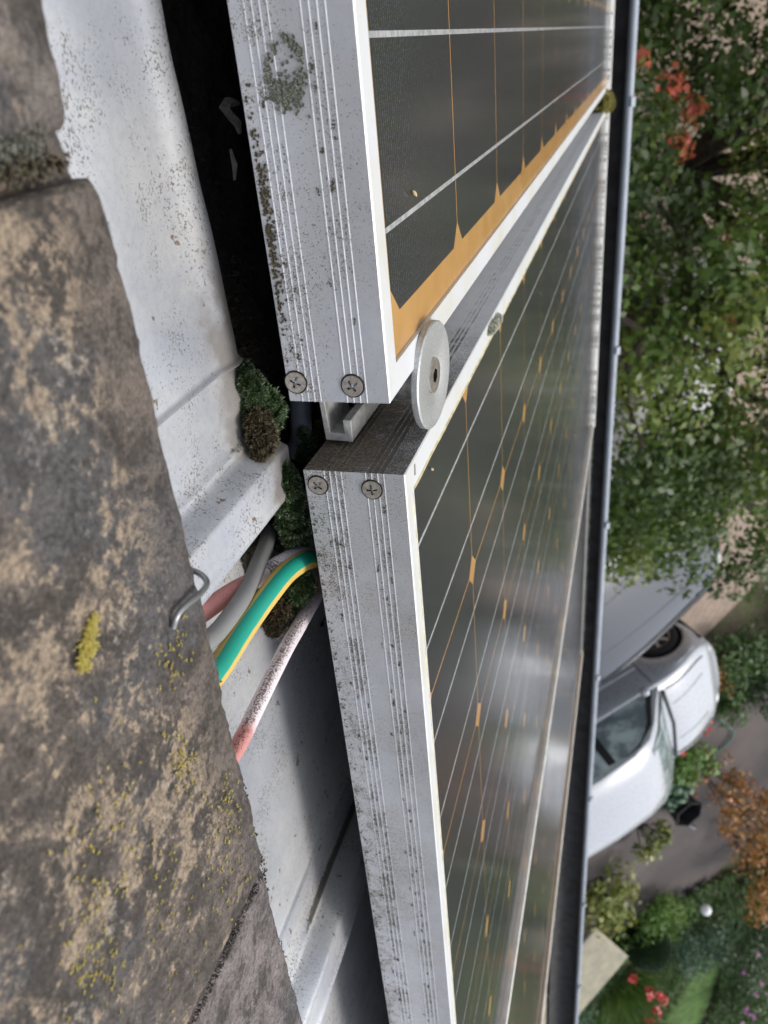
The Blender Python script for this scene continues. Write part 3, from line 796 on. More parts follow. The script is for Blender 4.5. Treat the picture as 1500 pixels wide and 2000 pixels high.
# pale peeled flakes in the dark of the gap
def flake(pts, r, label):
    o = MB().tube([P(*p) for p in pts], r, 6).build('pale_flake', simple('flake', (.30, .28, .25), .8, var=.4, scale=200, bump=.5), None, ROOF); return tag(o, label, 'flake')
flake([(-154, 51, 77), (-155, 40, 76), (-153.5, 35.5, 76), (-151, 39, 76), (-147.5, 45, 76), (-143, 48, 77)], [.0010, .0022, .0024, .0019, .0021, .0009], 'hooked pale flake in the dark gap beside the upper panel')
flake([(-138, 37, 77), (-132, 36.5, 76), (-126, 36, 77)], [.0006, .0013, .0006], 'thin pale flake in the dark gap below the hooked one')

# lichen ring on A's frame face, specks of moss in the grooves
fA = []
for i in range(330):
    a = rng.random()*2*PI
    r = 8.2 + rng.normal()*.9
    w = .35 + .65*max(0, math.cos(a - 2.2))            # thicker on its lower side
    if rng.random() > w: continue
    fA.append((-166 + r*math.sin(a)*1.0 + (2 if math.cos(a) < 0 else 0), 24.5 - r*math.cos(a)*.75))
for i in range(170): fA.append((-158.5 + rng.normal()*2.6, 25.0 + rng.normal()*3.2))
pp = np.array([[(t+840)/1000, -.01755 + .0001, -m/1000] for t, m in fA])
V, F, A = tuft_mesh(pp, np.tile([0, -1., .25], (len(pp), 1)), .0011, .00035, 7, 1.9)
link_np('lichen_ring', V, F, A, M_lich, pA)
def groove_moss(parent, tc, y, tmin, tmax, n, mats, ms=RIDGES, sz=.0005):
    q = []
    for _ in range(n):
        t = rng.uniform(tmin, tmax); m = random.choice(ms) + 1.3 + rng.normal()*.3
        for k in range(int(rng.integers(2, 9))): q.append([(t + rng.normal()*.7 - tc)/1000, y, -(m + rng.normal()*.2)/1000])
    q = np.array(q); V, F, A = tuft_mesh(q, np.tile([0, -1., .2], (len(q), 1)), sz, .0003, 6, 1.8)
    tag(link_np('groove_moss', V, F, A, mats, parent), kind='stuff')
groove_moss(pA, -840, -.01755, -300, -60, 26, M_mossb)
groove_moss(pB, 0, -.01005, 0, 620, 150, M_mossb)
q = []
for _ in range(260):
    t = -105 + rng.normal()*18 - 10; q.append([(t+840)/1000, -.01755, -(39.5 - abs(rng.normal())*1.7)/1000])
q = np.array(q); V, F, A = tuft_mesh(q, np.tile([0, -1., .2], (len(q), 1)), .0010, .0003, 6, 1.8); link_np('edge_moss', V, F, A, M_mossb, pA)
q = np.array([[rng.uniform(0, .55), -.0102, -(44 - abs(rng.normal())*1.6)/1000] for _ in range(200)]); V, F, A = tuft_mesh(q, np.tile([0, -1., .2], (len(q), 1)), .0008, .0003, 6, 1.8); link_np('edge_moss', V, F, A, M_mossb, pB)
for pnl, tc, ta_, tb_, nn in ((pA, -840, -850, -60, 45), (pB, 0, 0, 770, 90), (pD, 794, 790, 1590, 260)):
    q = np.array([[(rng.uniform(ta_, tb_)-tc)/1000, (1783 + rng.normal()*3)/1000, .002] for _ in range(nn)])
    V, F, A = tuft_mesh(q, np.tile([0, -.2, 1.], (len(q), 1)), .005, .0022, 6, 1.5); tag(link_np('lichen_crust', V, F, A, M_lich, pnl), kind='stuff')

# moss along the joints and edges of the tiles; yellow lichen
def on_tile(parent, s1, t0, mt, pts, L, mat, name, W=.3, k=6, spread=1.2, nr=(0, .2, 1.)):
    q = np.array([[(t-t0)/1000, (s-s1)/1000, (mt-m)/1000] for t, s, m in pts])
    V, F, A = tuft_mesh(q, np.tile(np.array(nr), (len(q), 1)), L/1000, L*W/1000, k, spread)
    link_np(name, V, F, A, mat, parent)
on_tile(ta, TS-4.5, -398, TM+1, [(-152.5 + rng.normal()*1.1, rng.uniform(-190, -137) , 34 + rng.normal()) for _ in range(420)], 1.1, M_mossb, 'joint_moss')
on_tile(ta, TS-4.5, -398, TM+1, [(-157 + rng.normal()*1.6, rng.uniform(-175, -141), 34 + rng.normal()*.6) for _ in range(240)], .9, M_lich, 'joint_lichen')
on_tile(tb, TS, -149.5, TM, [(94.0 + rng.normal()*.35, rng.uniform(-200, -127), 31 + rng.random()*2.2) for _ in range(900)], .5, simple('joint_dirt', (.02, .018, .014), .95), 'joint_dirt')
for (c0, sp, n_, mt_) in ((-2, 5, 150, M_lich), (56, 4, 70, M_mossb), (76, 2.4, 50, M_mossb), (92, 2, 60, M_mossb)):
    on_tile(tb, TS, -149.5, TM, [(c0 + rng.normal()*sp, -126.6 + rng.random()*1.4, 33 + rng.random()*6) for _ in range(n_)], .9, mt_, 'edge_moss', nr=(0, 1., .3))
on_tile(tcx, TS+.5, 95.2, TM+1.2, [(c + rng.normal()*5, -126 + rng.random(), 34 + rng.random()*4) for c in (108, 150, 163, 185) for _ in range(45)], .9, M_mossb, 'edge_moss', nr=(0, 1., .3))
yl = []
for (t, s, a, b, n_) in ((-53.4, -178.6, 1.5, 1.6, 330), (-56.0, -175.6, 1.2, 1.5, 240), (-50.8, -181.5, 1.1, 1.0, 110), (-58.0, -173.6, .9, 1.1, 110), (-51.6, -177.2, .8, 1.4, 90), (-48.9, -179.4, .8, .8, 40)):
    yl += [(t + rng.normal()*a*.8, s + rng.normal()*b*.8, 29.7 + rng.random()*.5) for _ in range(n_)]
on_tile(tb, TS, -149.5, TM, yl, .5, M_yl, 'yellow_lichen', W=.45, spread=1.6)
yd = []
for (t, s, a, b, n_) in ((6, -157.5, 6, 3.2, 60), (-27, -147, 5, 4, 40), (20, -209, 12, 7, 130), (-4, -190, 11, 9, 50), (60, -150, 16, 10, 80), (35, -186, 16, 10, 60), (42, -141, 6, 2.5, 30)):
    for _ in range(n_):
        ct, cs_ = t + rng.normal()*a, s + rng.normal()*b
        if cs_ > -128 or ct > 90: continue
        for _k in range(4): yd.append((ct + rng.normal()*.26, cs_ + rng.normal()*.26, 29.9 + rng.random()*.3))
on_tile(tb, TS, -149.5, TM, yd, .46, M_yl, 'lichen_dots', W=.45, spread=1.6)

# ================================================================== GARDEN
def mat_leaf(name, stops, trans=.25, rough=.42):
    n = NT(name); at = n.n('ShaderNodeAttribute', attribute_name='rnd').outputs['Fac']
    c = n.ramp(at, stops)
    n.fin(c, rough)
    tr = n.n('ShaderNodeBsdfTranslucent'); n.l(c, tr.inputs[0])
    mx = n.n('ShaderNodeMixShader'); mx.inputs[0].default_value = trans
    n.l(n.p.outputs[0], mx.inputs[1]); n.l(tr.outputs[0], mx.inputs[2]); n.l(mx.outputs[0], n.out.inputs[0])
    return n.m
def leaves(centers, radii, counts, L, W, flat=.5, up=(0, 0, 1), seed=0, tone=None):
    """folded leaves scattered in lumpy clusters -> V, F, A"""
    rs = np.random.default_rng(seed); Vs, As = [], []
    for ci, (c, r, n) in enumerate(zip(centers, radii, counts)):
        d = rs.normal(size=(n, 3)); d /= np.linalg.norm(d, axis=1, keepdims=True)
        p = np.array(c) + d*np.array(r)*(rs.random((n, 1))**.45)
        nr = d*(1-flat) + np.array(up)*flat + rs.normal(size=(n, 3))*.35; nr /= np.linalg.norm(nr, axis=1, keepdims=True)
        t = np.cross(nr, rs.normal(size=(n, 3))); t /= np.linalg.norm(t, axis=1, keepdims=True); b = np.cross(nr, t)
        l = (L*(.6 + .8*rs.random(n)))[:, None]; w = l*W/L
        V = np.stack([p - t*l*.5, p - b*w*.5 + nr*l*.06, p + t*l*.5 - nr*l*.12, p + b*w*.5 + nr*l*.06], 1).reshape(-1, 3)
        tn = rs.random() if tone is None else tone[ci]
        a = np.clip(.5*tn + .5*rs.random(n), 0, 1) if tone is None else np.clip(tn + rs.normal(size=n)*.07, 0, 1)
        Vs.append(V); As.append(np.repeat(a, 4))
    V = np.concatenate(Vs); return V, np.arange(len(V)).reshape(-1, 4), np.concatenate(As)
G1 = [(0, (.018, .045, .009)), (.3, (.038, .090, .016)), (.6, (.075, .145, .03)), (.8, (.085, .14, .035)), (.92, (.16, .16, .04)), (1, (.30, .14, .04))]
L_tree = mat_leaf('tree_leaf', trans=.35, stops= [(0, (.030, .058, .010)), (.35, (.075, .135, .018)), (.62, (.14, .21, .035)), (.80, (.24, .27, .06)), (.90, (.20, .17, .04)), (.955, (.42, .10, .05)), (1, (.55, .13, .08))])
L_dark = mat_leaf('dark_leaf', [(0, (.014, .032, .010)), (.5, (.035, .075, .025)), (1, (.08, .14, .05))])
L_mid = mat_leaf('mid_leaf', G1[:5])
L_yel = mat_leaf('yellowing_leaf', [(0, (.07, .10, .015)), (.5, (.17, .21, .035)), (1, (.36, .34, .08))])
L_lime = mat_leaf('lime_leaf', [(0, (.05, .11, .012)), (.5, (.10, .21, .025)), (1, (.19, .30, .05))])
L_or = mat_leaf('autumn_leaf', [(0, (.09, .05, .015)), (.4, (.26, .12, .02)), (.75, (.45, .21, .03)), (1, (.55, .16, .08))])
L_blue = mat_leaf('bluegreen_leaf', [(0, (.03, .075, .04)), (.6, (.07, .15, .08)), (1, (.15, .24, .15))])
L_red = mat_leaf('red_petal', [(0, (.45, .03, .025)), (1, (.72, .09, .08))], .15)
L_pink = mat_leaf('pink_petal', [(0, (.40, .12, .32)), (1, (.65, .30, .55))], .2)
L_grass = mat_leaf('grass_blade', [(0, (.04, .09, .015)), (.6, (.09, .17, .03)), (1, (.20, .24, .07))])
M_bark = simple('bark', (.055, .042, .033), .9, var=.5, scale=30, bump=.8, bd=.01)

def tree(label, base, crown_c, crown_r, nclump, nleaf, L, W, mat, seed, skip=None, trunk_r=.11, group='trees in the garden', name='broadleaf_tree', red=None):
    rs = np.random.default_rng(seed)
    e = empty(name, Matrix.Translation(base)); tag(e, label, 'tree', group)
    C, Rr, N, T = [], [], [], []
    base = np.array(base); cc = np.array(crown_c)
    while len(C) < nclump:
        d = rs.normal(size=3); d /= np.linalg.norm(d)
        p = cc + d*np.array(crown_r)*(.25 + .72*rs.random()**.5)
        if p[1] < 1.62 + .25: continue
        if skip and skip(p): continue
        C.append(p - base); r = rs.uniform(.18, .40); Rr.append((r, r, r*.6)); N.append(int(nleaf*(r/.3)**2)); T.append(rs.random()*.76)
    if red:
        for (p, r, n, t) in red: C.append(np.array(p) - base); Rr.append((r, r, r*.7)); N.append(n); T.append(t)
    V, F, A = leaves(C, Rr, N, L, W, .45, seed=seed, tone=T)
    link_np('crown', V, F, A, mat, e)
    tr = MB(); top = Vector(cc - base)
    fork = Vector((top.x*.6, top.y*.6, top.z*.42))
    tr.tube(spline([(0, 0, 0), Vector((top.x*.25, top.y*.3, fork.z*.5)), fork], 6), [trunk_r*(1.25 - .04*i) for i in range(13)], 12)
    for k in range(9):
        a = 2*PI*k/9 + rs.random()*.5
        tip = top + Vector((math.cos(a)*crown_r[0]*rs.uniform(.6, .9), math.sin(a)*crown_r[1]*rs.uniform(.6, .9), crown_r[2]*rs.uniform(-.2, .7)))
        tip.y = max(tip.y, 1.95 - base[1])
        pts = spline([fork - Vector((0, 0, .15)), fork.lerp(tip, .35) + Vector((rs.normal()*.12, rs.normal()*.12, .25)), fork.lerp(tip, .7) + Vector((rs.normal()*.12, rs.normal()*.12, .12)), tip], 5)
        tr.tube(pts, [trunk_r*(.62 - .56*i/(len(pts)-1)) for i in range(len(pts))], 8)
        for q in range(4):
            i = int(len(pts)*rs.uniform(.35, .85)); s0 = pts[i]; tp = s0 + Vector(rs.normal(size=3))*.45 + Vector((0, 0, .1))
            if tp.y + base[1] < 1.9: continue
            tr.tube([s0, s0.lerp(tp, .5) + Vector((0, 0, .06)), tp], [trunk_r*.22, trunk_r*.15, trunk_r*.05], 6)
    tr.build('trunk', M_bark, e)
    return e
def keep(p):
    # the crown thins out above the forecourt, where paving shows through
    for d, r in (((.41, .57, -.71), .19), ((.36, .67, -.64), .22)):
        d = Vector(d).normalized(); v_ = Vector(p) - Vector((-.17, -.11, .28))
        if (v_ - d*v_.dot(d)).length < r: return True
    return (p[0]-2.9)*1.0 + (p[1]-4.5) > 1.35
tree('broad green tree beyond the gutter with a few red autumn leaves, filling the top right', (.9, 4.4, GZ), (.75, 4.15, -3.55), (2.9, 2.5, 1.35), 290, 330, .052, .029, L_tree, 11, skip=keep,
     red=[((.09, 2.75, -3.2), .10, 60, .97), ((.2, 2.85, -3.15), .07, 40, .99), ((.36, 2.85, -3.2), .10, 60, .955), ((-.05, 2.5, -3.1), .05, 20, 1.0), ((1.3, 3.2, -3.1), .05, 12, .95), ((.8, 3.0, -3.0), .05, 10, .93)] + [(p, .34, 560, t_) for p, t_ in (((3.1, 3.15, -3.75), .4), ((3.2, 3.5, -3.8), .55), ((2.9, 2.8, -3.65), .3), ((3.1, 3.9, -3.85), .5), ((2.6, 2.9, -3.5), .45), ((2.8, 3.35, -3.6), .6), ((2.4, 3.4, -3.4), .35), ((3.25, 3.3, -4.1), .2))])
tree('smaller tree at the top edge, mostly behind the broad tree', (-3.2, 4.8, GZ), (-2.6, 4.6, -3.7), (2.0, 2.2, 1.4), 100, 400, .052, .029, L_tree, 12)

def shrub(label, x, y, r, h, mat, n=900, L=.07, W=.04, seed=1, name='shrub', cat='shrub', z0=None, lumps=10, group=None, flowers=None, blades=False, stem=True):
    z0 = GZ if z0 is None else z0
    rs = np.random.default_rng(seed*31+5)
    e = empty(name, Matrix.Translation((x, y, z0))); tag(e, label, cat, group)
    if blades:
        p = rs.normal(size=(n, 2))*r*.45; V = []
        for i in range(n):
            b = np.array([p[i, 0], p[i, 1], 0]); o = np.array([p[i, 0], p[i, 1], 0])*.9 + rs.normal(size=3)*.12; hh = h*rs.uniform(.6, 1.1)
            t = b + np.array([o[0], o[1], hh]); sd = np.cross(t-b, rs.normal(size=3)); sd = sd/np.linalg.norm(sd)*W
            mid = b + (t-b)*.55 + np.array([0, 0, hh*.18])
            V += [b-sd, mid-sd*.8, t, mid+sd*.8]
        V = np.array(V); A = np.repeat(rs.random(n), 4); F = np.arange(len(V)).reshape(-1, 4)
        link_np('foliage', V, F, A, mat, e)
    else:
        C, Rr, N = [], [], []
        for k in range(lumps):
            a = rs.random()*2*PI; q = r*.75*math.sqrt(rs.random()); C.append((q*math.cos(a), q*math.sin(a), h*rs.uniform(.25, .85))); rr = r*rs.uniform(.3, .5); Rr.append((rr, rr, min(rr, h*.45))); N.append(max(8, int(n/lumps)))
        V, F, A = leaves(C, Rr, N, L, W, .45, seed=seed)
        link_np('foliage', V, F, A, mat, e)
        if stem:
            st = MB()
            for c in C[:7]: st.tube([(c[0]*.15, c[1]*.15, 0), (c[0]*.6, c[1]*.6, c[2]*.6), c], [.014, .01, .004], 6)
            st.build('stem', M_bark, e)
    if flowers:
        fm, pts, fr, fn_, fl = flowers
        for qi, p in enumerate(pts):
            V, F, A = leaves([(p[0]-x, p[1]-y, p[2]-z0)], [(fr*rs.uniform(.6, 1.2),)*3], [fn_], fl, fl*.85, .6, seed=seed+3+qi)
            link_np('flower', V, F, A, fm, e)
    return e
HEDGE = 'shrubs and flowers in the garden beds'
shrub('dull green shrub behind the bonnet end of the white car', 6.75, 6.45, .62, .75, L_mid, 1500, .06, .035, 1, group=HEDGE)
shrub('reddish brown fading shrub right at the nose of the white car', 7.0, 5.95, .35, .5, L_or, 420, .05, .03, 2, group=HEDGE)
shrub('pale sage-green shrub at the right edge beside the paving', 6.35, 7.35, .55, .7, L_blue, 900, .07, .035, 3, group=HEDGE)
shrub('dark shrub between the paving and the dark drive, right edge', 7.5, 7.2, .55, .6, L_dark, 1100, .06, .035, 4, group=HEDGE)
shrub('olive shrub with wiry stems beside the green hose', 7.75, 6.55, .42, .5, L_mid, 700, .05, .03, 5, group=HEDGE)
shrub('red geranium plant flowering against the side of the white car', 7.45, 5.72, .34, .42, L_mid, 500, .06, .05, 6, name='geranium', cat='flower', group='red flowers',
      flowers=(L_red, [(7.05, 5.78, -5.3), (7.15, 5.62, -5.28), (7.35, 5.72, -5.25), (7.52, 5.66, -5.3), (7.6, 5.8, -5.3), (7.66, 5.6, -5.32), (7.85, 5.48, -5.3)], .085, 26, .05))
shrub('leafy yellow-green plant below the first red flowers', 8.35, 5.72, .42, .5, L_lime, 700, .075, .04, 7, group=HEDGE)
shrub('blue-green leafy plant beside the black tub', 8.75, 5.45, .32, .45, L_blue, 480, .09, .05, 8, group=HEDGE)
shrub('small yellowing bush standing alone on the dark drive next to the car', 9.6, 5.28, .33, .5, L_yel, 260, .08, .055, 9, group=HEDGE)
shrub('large yellowing bush between the car roof and the stone slab', 10.35, 4.72, .62, .6, L_yel, 900, .085, .055, 10, group=HEDGE, lumps=14)
shrub('yellow-green bush touching the round clipped box ball', 11.0, 4.75, .34, .5, L_yel, 300, .08, .05, 11, group=HEDGE)
shrub('orange autumn shrub nearest the black tub', 9.05, 6.35, .55, .9, L_or, 620, .06, .04, 12, group=HEDGE)
shrub('orange and yellow autumn shrub in the middle of the right edge', 9.95, 6.95, .62, .95, L_or, 800, .06, .04, 13, group=HEDGE)
shrub('golden autumn shrub farther along the right edge', 11.0, 7.2, .7, .95, L_or, 900, .06, .04, 14, group=HEDGE)
shrub('bright green feathery shrub beside the white globe lamp', 11.75, 5.75, .62, .42, L_lime, 2600, .06, .02, 15, group=HEDGE, lumps=16)
shrub('bright green shrub beyond the clipped box ball', 12.1, 5.2, .40, .36, L_lime, 1000, .055, .02, 16, group=HEDGE)
shrub('blue-green conifer shrub at the far side of the white globe lamp', 12.9, 6.6, .72, .6, L_blue, 2200, .06, .018, 17, group=HEDGE, lumps=14)
shrub('dark conifer shrub next to the lawn edge', 13.6, 6.95, .4, .5, L_dark, 900, .055, .02, 18, group=HEDGE)
shrub('pink flowering shrub at the lower right edge', 13.9, 7.75, .8, .85, L_dark, 1600, .055, .03, 19, group=HEDGE,
      flowers=(L_pink, [(13.0, 7.3, -4.95), (13.4, 7.1, -4.95), (13.9, 7.5, -4.9), (13.2, 7.75, -4.9), (14.3, 7.5, -4.95)], .05, 7, .05))
shrub('pink flowering shrub in the bottom right corner', 15.3, 7.9, .8, .8, L_mid, 1600, .055, .03, 20, group=HEDGE,
      flowers=(L_pink, [(14.9, 7.45, -4.98), (15.1, 7.6, -4.95), (15.3, 7.4, -5.0), (15.6, 7.7, -4.95), (14.7, 7.9, -4.95)], .09, 14, .055))
shrub('brown fading shrub behind the pink flowering one', 12.4, 7.75, .6, .7, L_or, 500, .055, .03, 21, group=HEDGE)
shrub('dark green shrub behind the golden autumn one', 11.6, 8.3, .8, .9, L_dark, 1300, .06, .035, 22, group=HEDGE)
shrub('strappy leaved plant with red flowers beside the stone slab', 13.5, 5.25, .42, .55, L_grass, 700, .3, .008, 23, name='day_lily', cat='flower', group='red flowers', blades=True,
      flowers=(L_red, [(12.95, 5.35, -5.15), (13.2, 5.55, -5.15), (13.5, 5.7, -5.2), (13.8, 5.6, -5.2), (12.4, 5.02, -5.2)], .10, 26, .06))
shrub('strappy leaved plant with red flowers at the bottom edge of the photo', 14.6, 5.35, .5, .5, L_grass, 700, .3, .008, 24, name='day_lily', cat='flower', group='red flowers', blades=True,
      flowers=(L_red, [(14.0, 5.45, -5.2), (14.3, 5.15, -5.25), (14.5, 5.55, -5.2), (14.8, 5.25, -5.25), (15.0, 5.5, -5.2)], .09, 22, .06))
shrub('pale silvery ground plant along the edge of the stone slab', 12.75, 4.55, .40, .22, L_blue, 700, .05, .03, 25, group=HEDGE, stem=False)
shrub('silvery plant at the bottom edge behind the stone slab', 13.7, 4.3, .45, .3, L_blue, 700, .05, .03, 26, group=HEDGE, stem=False)
shrub('low green plant in the bed under the stone slab end', 12.1, 4.75, .3, .3, L_mid, 400, .06, .035, 27, group=HEDGE)
k = 0
for (x, y, r, h, mt, w_) in ((16.5, 8.6, 1.1, 1.1, L_mid, 'mid green'), (13.2, 9.3, 1.1, 1.2, L_dark, 'dark green'), (9.6, 8.7, .9, 1.0, L_mid, 'dull green'), (8.3, 8.9, .8, 1.0, L_blue, 'blue-green'), (6.6, 9.0, .9, 1.1, L_mid, 'olive green'),
                       (5.6, 8.6, .6, .8, L_dark, 'small dark green'), (18.5, 6.8, 1.1, 1.1, L_dark, 'tall dark green'), (17.0, 5.2, .8, .8, L_lime, 'bright green'), (15.8, 4.6, .6, .6, L_yel, 'yellowing')):
    k += 1
    shrub('%s background shrub %s' % (w_, ('in the far bottom right corner', 'outside the pink flowering shrubs', 'outside the orange autumn shrub', 'beyond the black tub and the drive', 'beyond the sage-green shrub', 'beyond the end of the paving', 'past the bottom edge of the photo', 'past the strappy red flowers', 'past the end of the stone slab')[k-1]),
          x, y, r, h, mt, 1500, .07, .04, 40+k, group=HEDGE, lumps=14)
# ground cover filling the beds
LAWN = [(13.6, 7.4), (14.3, 6.75), (15.0, 6.45), (15.7, 6.25), (17.5, 5.6), (19, 7), (16.4, 7.3), (14.4, 7.5)]
def in_poly(x, y, pl):
    r = False
    for (x0, y0), (x1, y1) in zip(pl, pl[1:] + pl[:1]):
        if (y0 > y) != (y1 > y) and x < (x1-x0)*(y-y0)/(y1-y0) + x0: r = not r
    return r
q = np.zeros((7500, 3)); c_ = 0
while c_ < len(q):
    x, y = rng.uniform(5.6, 19), rng.uniform(4.2, 11)
    drive = (6.9 < x < 12.0 and y < 5.6) or (7.9 < x < 11.7 and y < 8.0)
    if in_poly(x, y, LAWN): continue
    if drive or (x < 6.9 and y < 7.4) or y < 5.2 and x < 12.2 and x < 11: continue
    q[c_] = (x, y, GZ + .04); c_ += 1
V, F, A = tuft_mesh(q, np.tile([0, 0, 1.], (len(q), 1)), .16, .022, 6, 1.3)
o = link_np('ground_cover', V, F, A, L_mid); tag(o, 'low leafy ground cover and weeds between the garden shrubs', 'ground cover', kind='stuff')

# clipped ball, lamp, stone slab, black tub, hose, edging
ball = empty('box_ball', Matrix.Translation((12.16, 5.43, GZ))); tag(ball, 'round clipped dark green box ball beside the bright green shrub', 'shrub')
n = 9000; d = rng.normal(size=(n, 3)); d /= np.linalg.norm(d, axis=1, keepdims=True); d[:, 2] = np.abs(d[:, 2]) * np.where(rng.random(n) < .8, 1, -1)
V, F, A = tuft_mesh(d*np.array([.34, .34, .32])*(.94 + .06*rng.random((n, 1))) + np.array([0, 0, .33]), d, .022, .008, 4, .9)
link_np('foliage', V, F, A*.75, L_dark, ball)
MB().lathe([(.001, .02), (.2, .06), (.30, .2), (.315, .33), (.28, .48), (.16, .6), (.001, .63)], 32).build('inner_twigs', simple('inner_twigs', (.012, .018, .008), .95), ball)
lamp = empty('globe_lamp', Matrix.Translation((12.13 - .25, 6.36, GZ))); tag(lamp, 'white globe garden lamp on a short dark post', 'lamp')
lamp.location = (11.72, 6.39, GZ)
MB().lathe([(.001, .33)] + [(.085*math.sin(a), .415 - .085*math.cos(a)) for a in np.linspace(.1, PI-.05, 20)] + [(.001, .5)], 32).build('globe', simple('opal_globe', (.82, .82, .80), .25, var=.03), lamp)
MB().lathe([(.03, 0), (.028, .02), (.016, .03), (.016, .30), (.035, .32), (.035, .345)], 24).build('post', simple('lamp_post', (.04, .04, .04), .5), lamp)
def mat_stone():
    n = NT('lichened_stone'); a = n.noise(5, 5, .65); b = n.noise(60, 4, .7)
    c = n.mix(n.step(a, .35, .65), (.34, .31, .22), (.25, .235, .18)); c = n.mix(n.mth('MULTIPLY', n.step(b, .5, .75), .5), c, (.14, .14, .09))
    return n.fin(c, .9, 0, n.bump(b, .6, .006))
slab = MB()
A_ = Vector((9.29, 3.67)); B_ = Vector((10.35, 4.12)); 
import itertools
sx = Vector((.95, .31, 0)).normalized()
def slabpt(p, z): return (p[0], p[1], z)
e1 = Vector((10.65, 4.25)); e2 = Vector((11.73, 4.83))
ax = Vector((e2.x-e1.x, e2.y-e1.y, 0)); 
back = Vector((.70, -.62, 0))
cz = [(0, GZ), (0, GZ + .44), (.03, GZ + .44), (.03, GZ + .52), (0, GZ+.53)]
c0 = Vector((e1.x, e1.y, 0)); quad = [c0, c0+ax, c0+ax+back*1.9, c0+back*1.9]
ctr = sum(quad, Vector())/4
rings = []
for (o_, z) in cz:
    rings.append([Vector((q.x, q.y, z)) + (q-ctr).normalized()*(-.06 + 2*o_ if z < GZ+.45 else 2*o_) for q in quad])
vs = [v for r_ in rings for v in r_]; fs = []
for i in range(len(rings)-1):
    for k in range(4): fs.append((i*4+k, i*4+(k+1)%4, (i+1)*4+(k+1)%4, (i+1)*4+k))
fs.append((16, 17, 18, 19)); slab.add(vs, fs)
o = slab.build('stone_block', mat_stone(), sm=False); md = o.modifiers.new('b', 'BEVEL'); md.width = .02; md.segments = 3
tag(o, 'weathered beige stone slab on a low pier just beyond the gutter, bottom right', 'stone')
tub = empty('plant_tub', Matrix.Translation((9.35, 5.86, GZ))); tag(tub, 'black plastic tub standing on the dark drive beside the car', 'tub')
MB().lathe([(.001, .02), (.17, .02), (.22, .30), (.24, .30), (.24, .33), (.225, .33), (.19, .06), (.001, .05)], 6).build('body', simple('black_plastic', (.010, .010, .011), .5), tub, ang=20)
MB().tube(spline([(.23, .02, .33), (.30, .1, .36), (.36, .16, .24), (.40, .22, .02)], 6), .012, 8).build('handle', simple('tub_handle', (.25, .28, .30), .5), tub)
o = MB().tube(spline([(7.7, 6.1, GZ+.05), (7.95, 6.35, GZ+.07), (8.2, 6.55, GZ+.06), (8.45, 6.72, GZ+.05), (8.7, 6.5, GZ+.04), (8.9, 5.9, GZ+.04)], 8), .013, 10).build('garden_hose', simple('hose_green', (.04, .16, .13), .5))
tag(o, 'teal garden hose lying across the bed onto the dark drive', 'hose')
st_ = simple('edging_stone', (.30, .24, .19), .9, var=.3, scale=15, bump=.5, bd=.01)
pts = spline([(13.3, 6.75, GZ), (14.0, 6.75, GZ), (14.6, 6.3, GZ), (15.3, 5.75, GZ), (16.0, 5.2, GZ)], 3)
base_e = None
for i in range(len(pts)-1):
    a, b = pts[i], pts[i+1]; d = b-a; ang = math.atan2(d.y, d.x)
    if base_e is None:
        mb = MB(); mb.box((-.12, -.04, -.02), (.12, .04, .09)); base_e = mb.build('edging_stone', st_, sm=False); md = base_e.modifiers.new('b', 'BEVEL'); md.width = .012; md.segments = 2; o = base_e
    else: o = base_e.copy(); col.objects.link(o)
    o.location = (a+b)/2; o.rotation_euler = (0, 0, ang + random.uniform(-.06, .06)); o.scale = (1, 1, 1)
    tag(o, 'reddish-brown edging stone between lawn and beds, number %s counted from the lamp end' % ('one two three four five six seven eight nine ten eleven twelve thirteen'.split()[i]), 'edging stone', 'edging stones along the lawn')

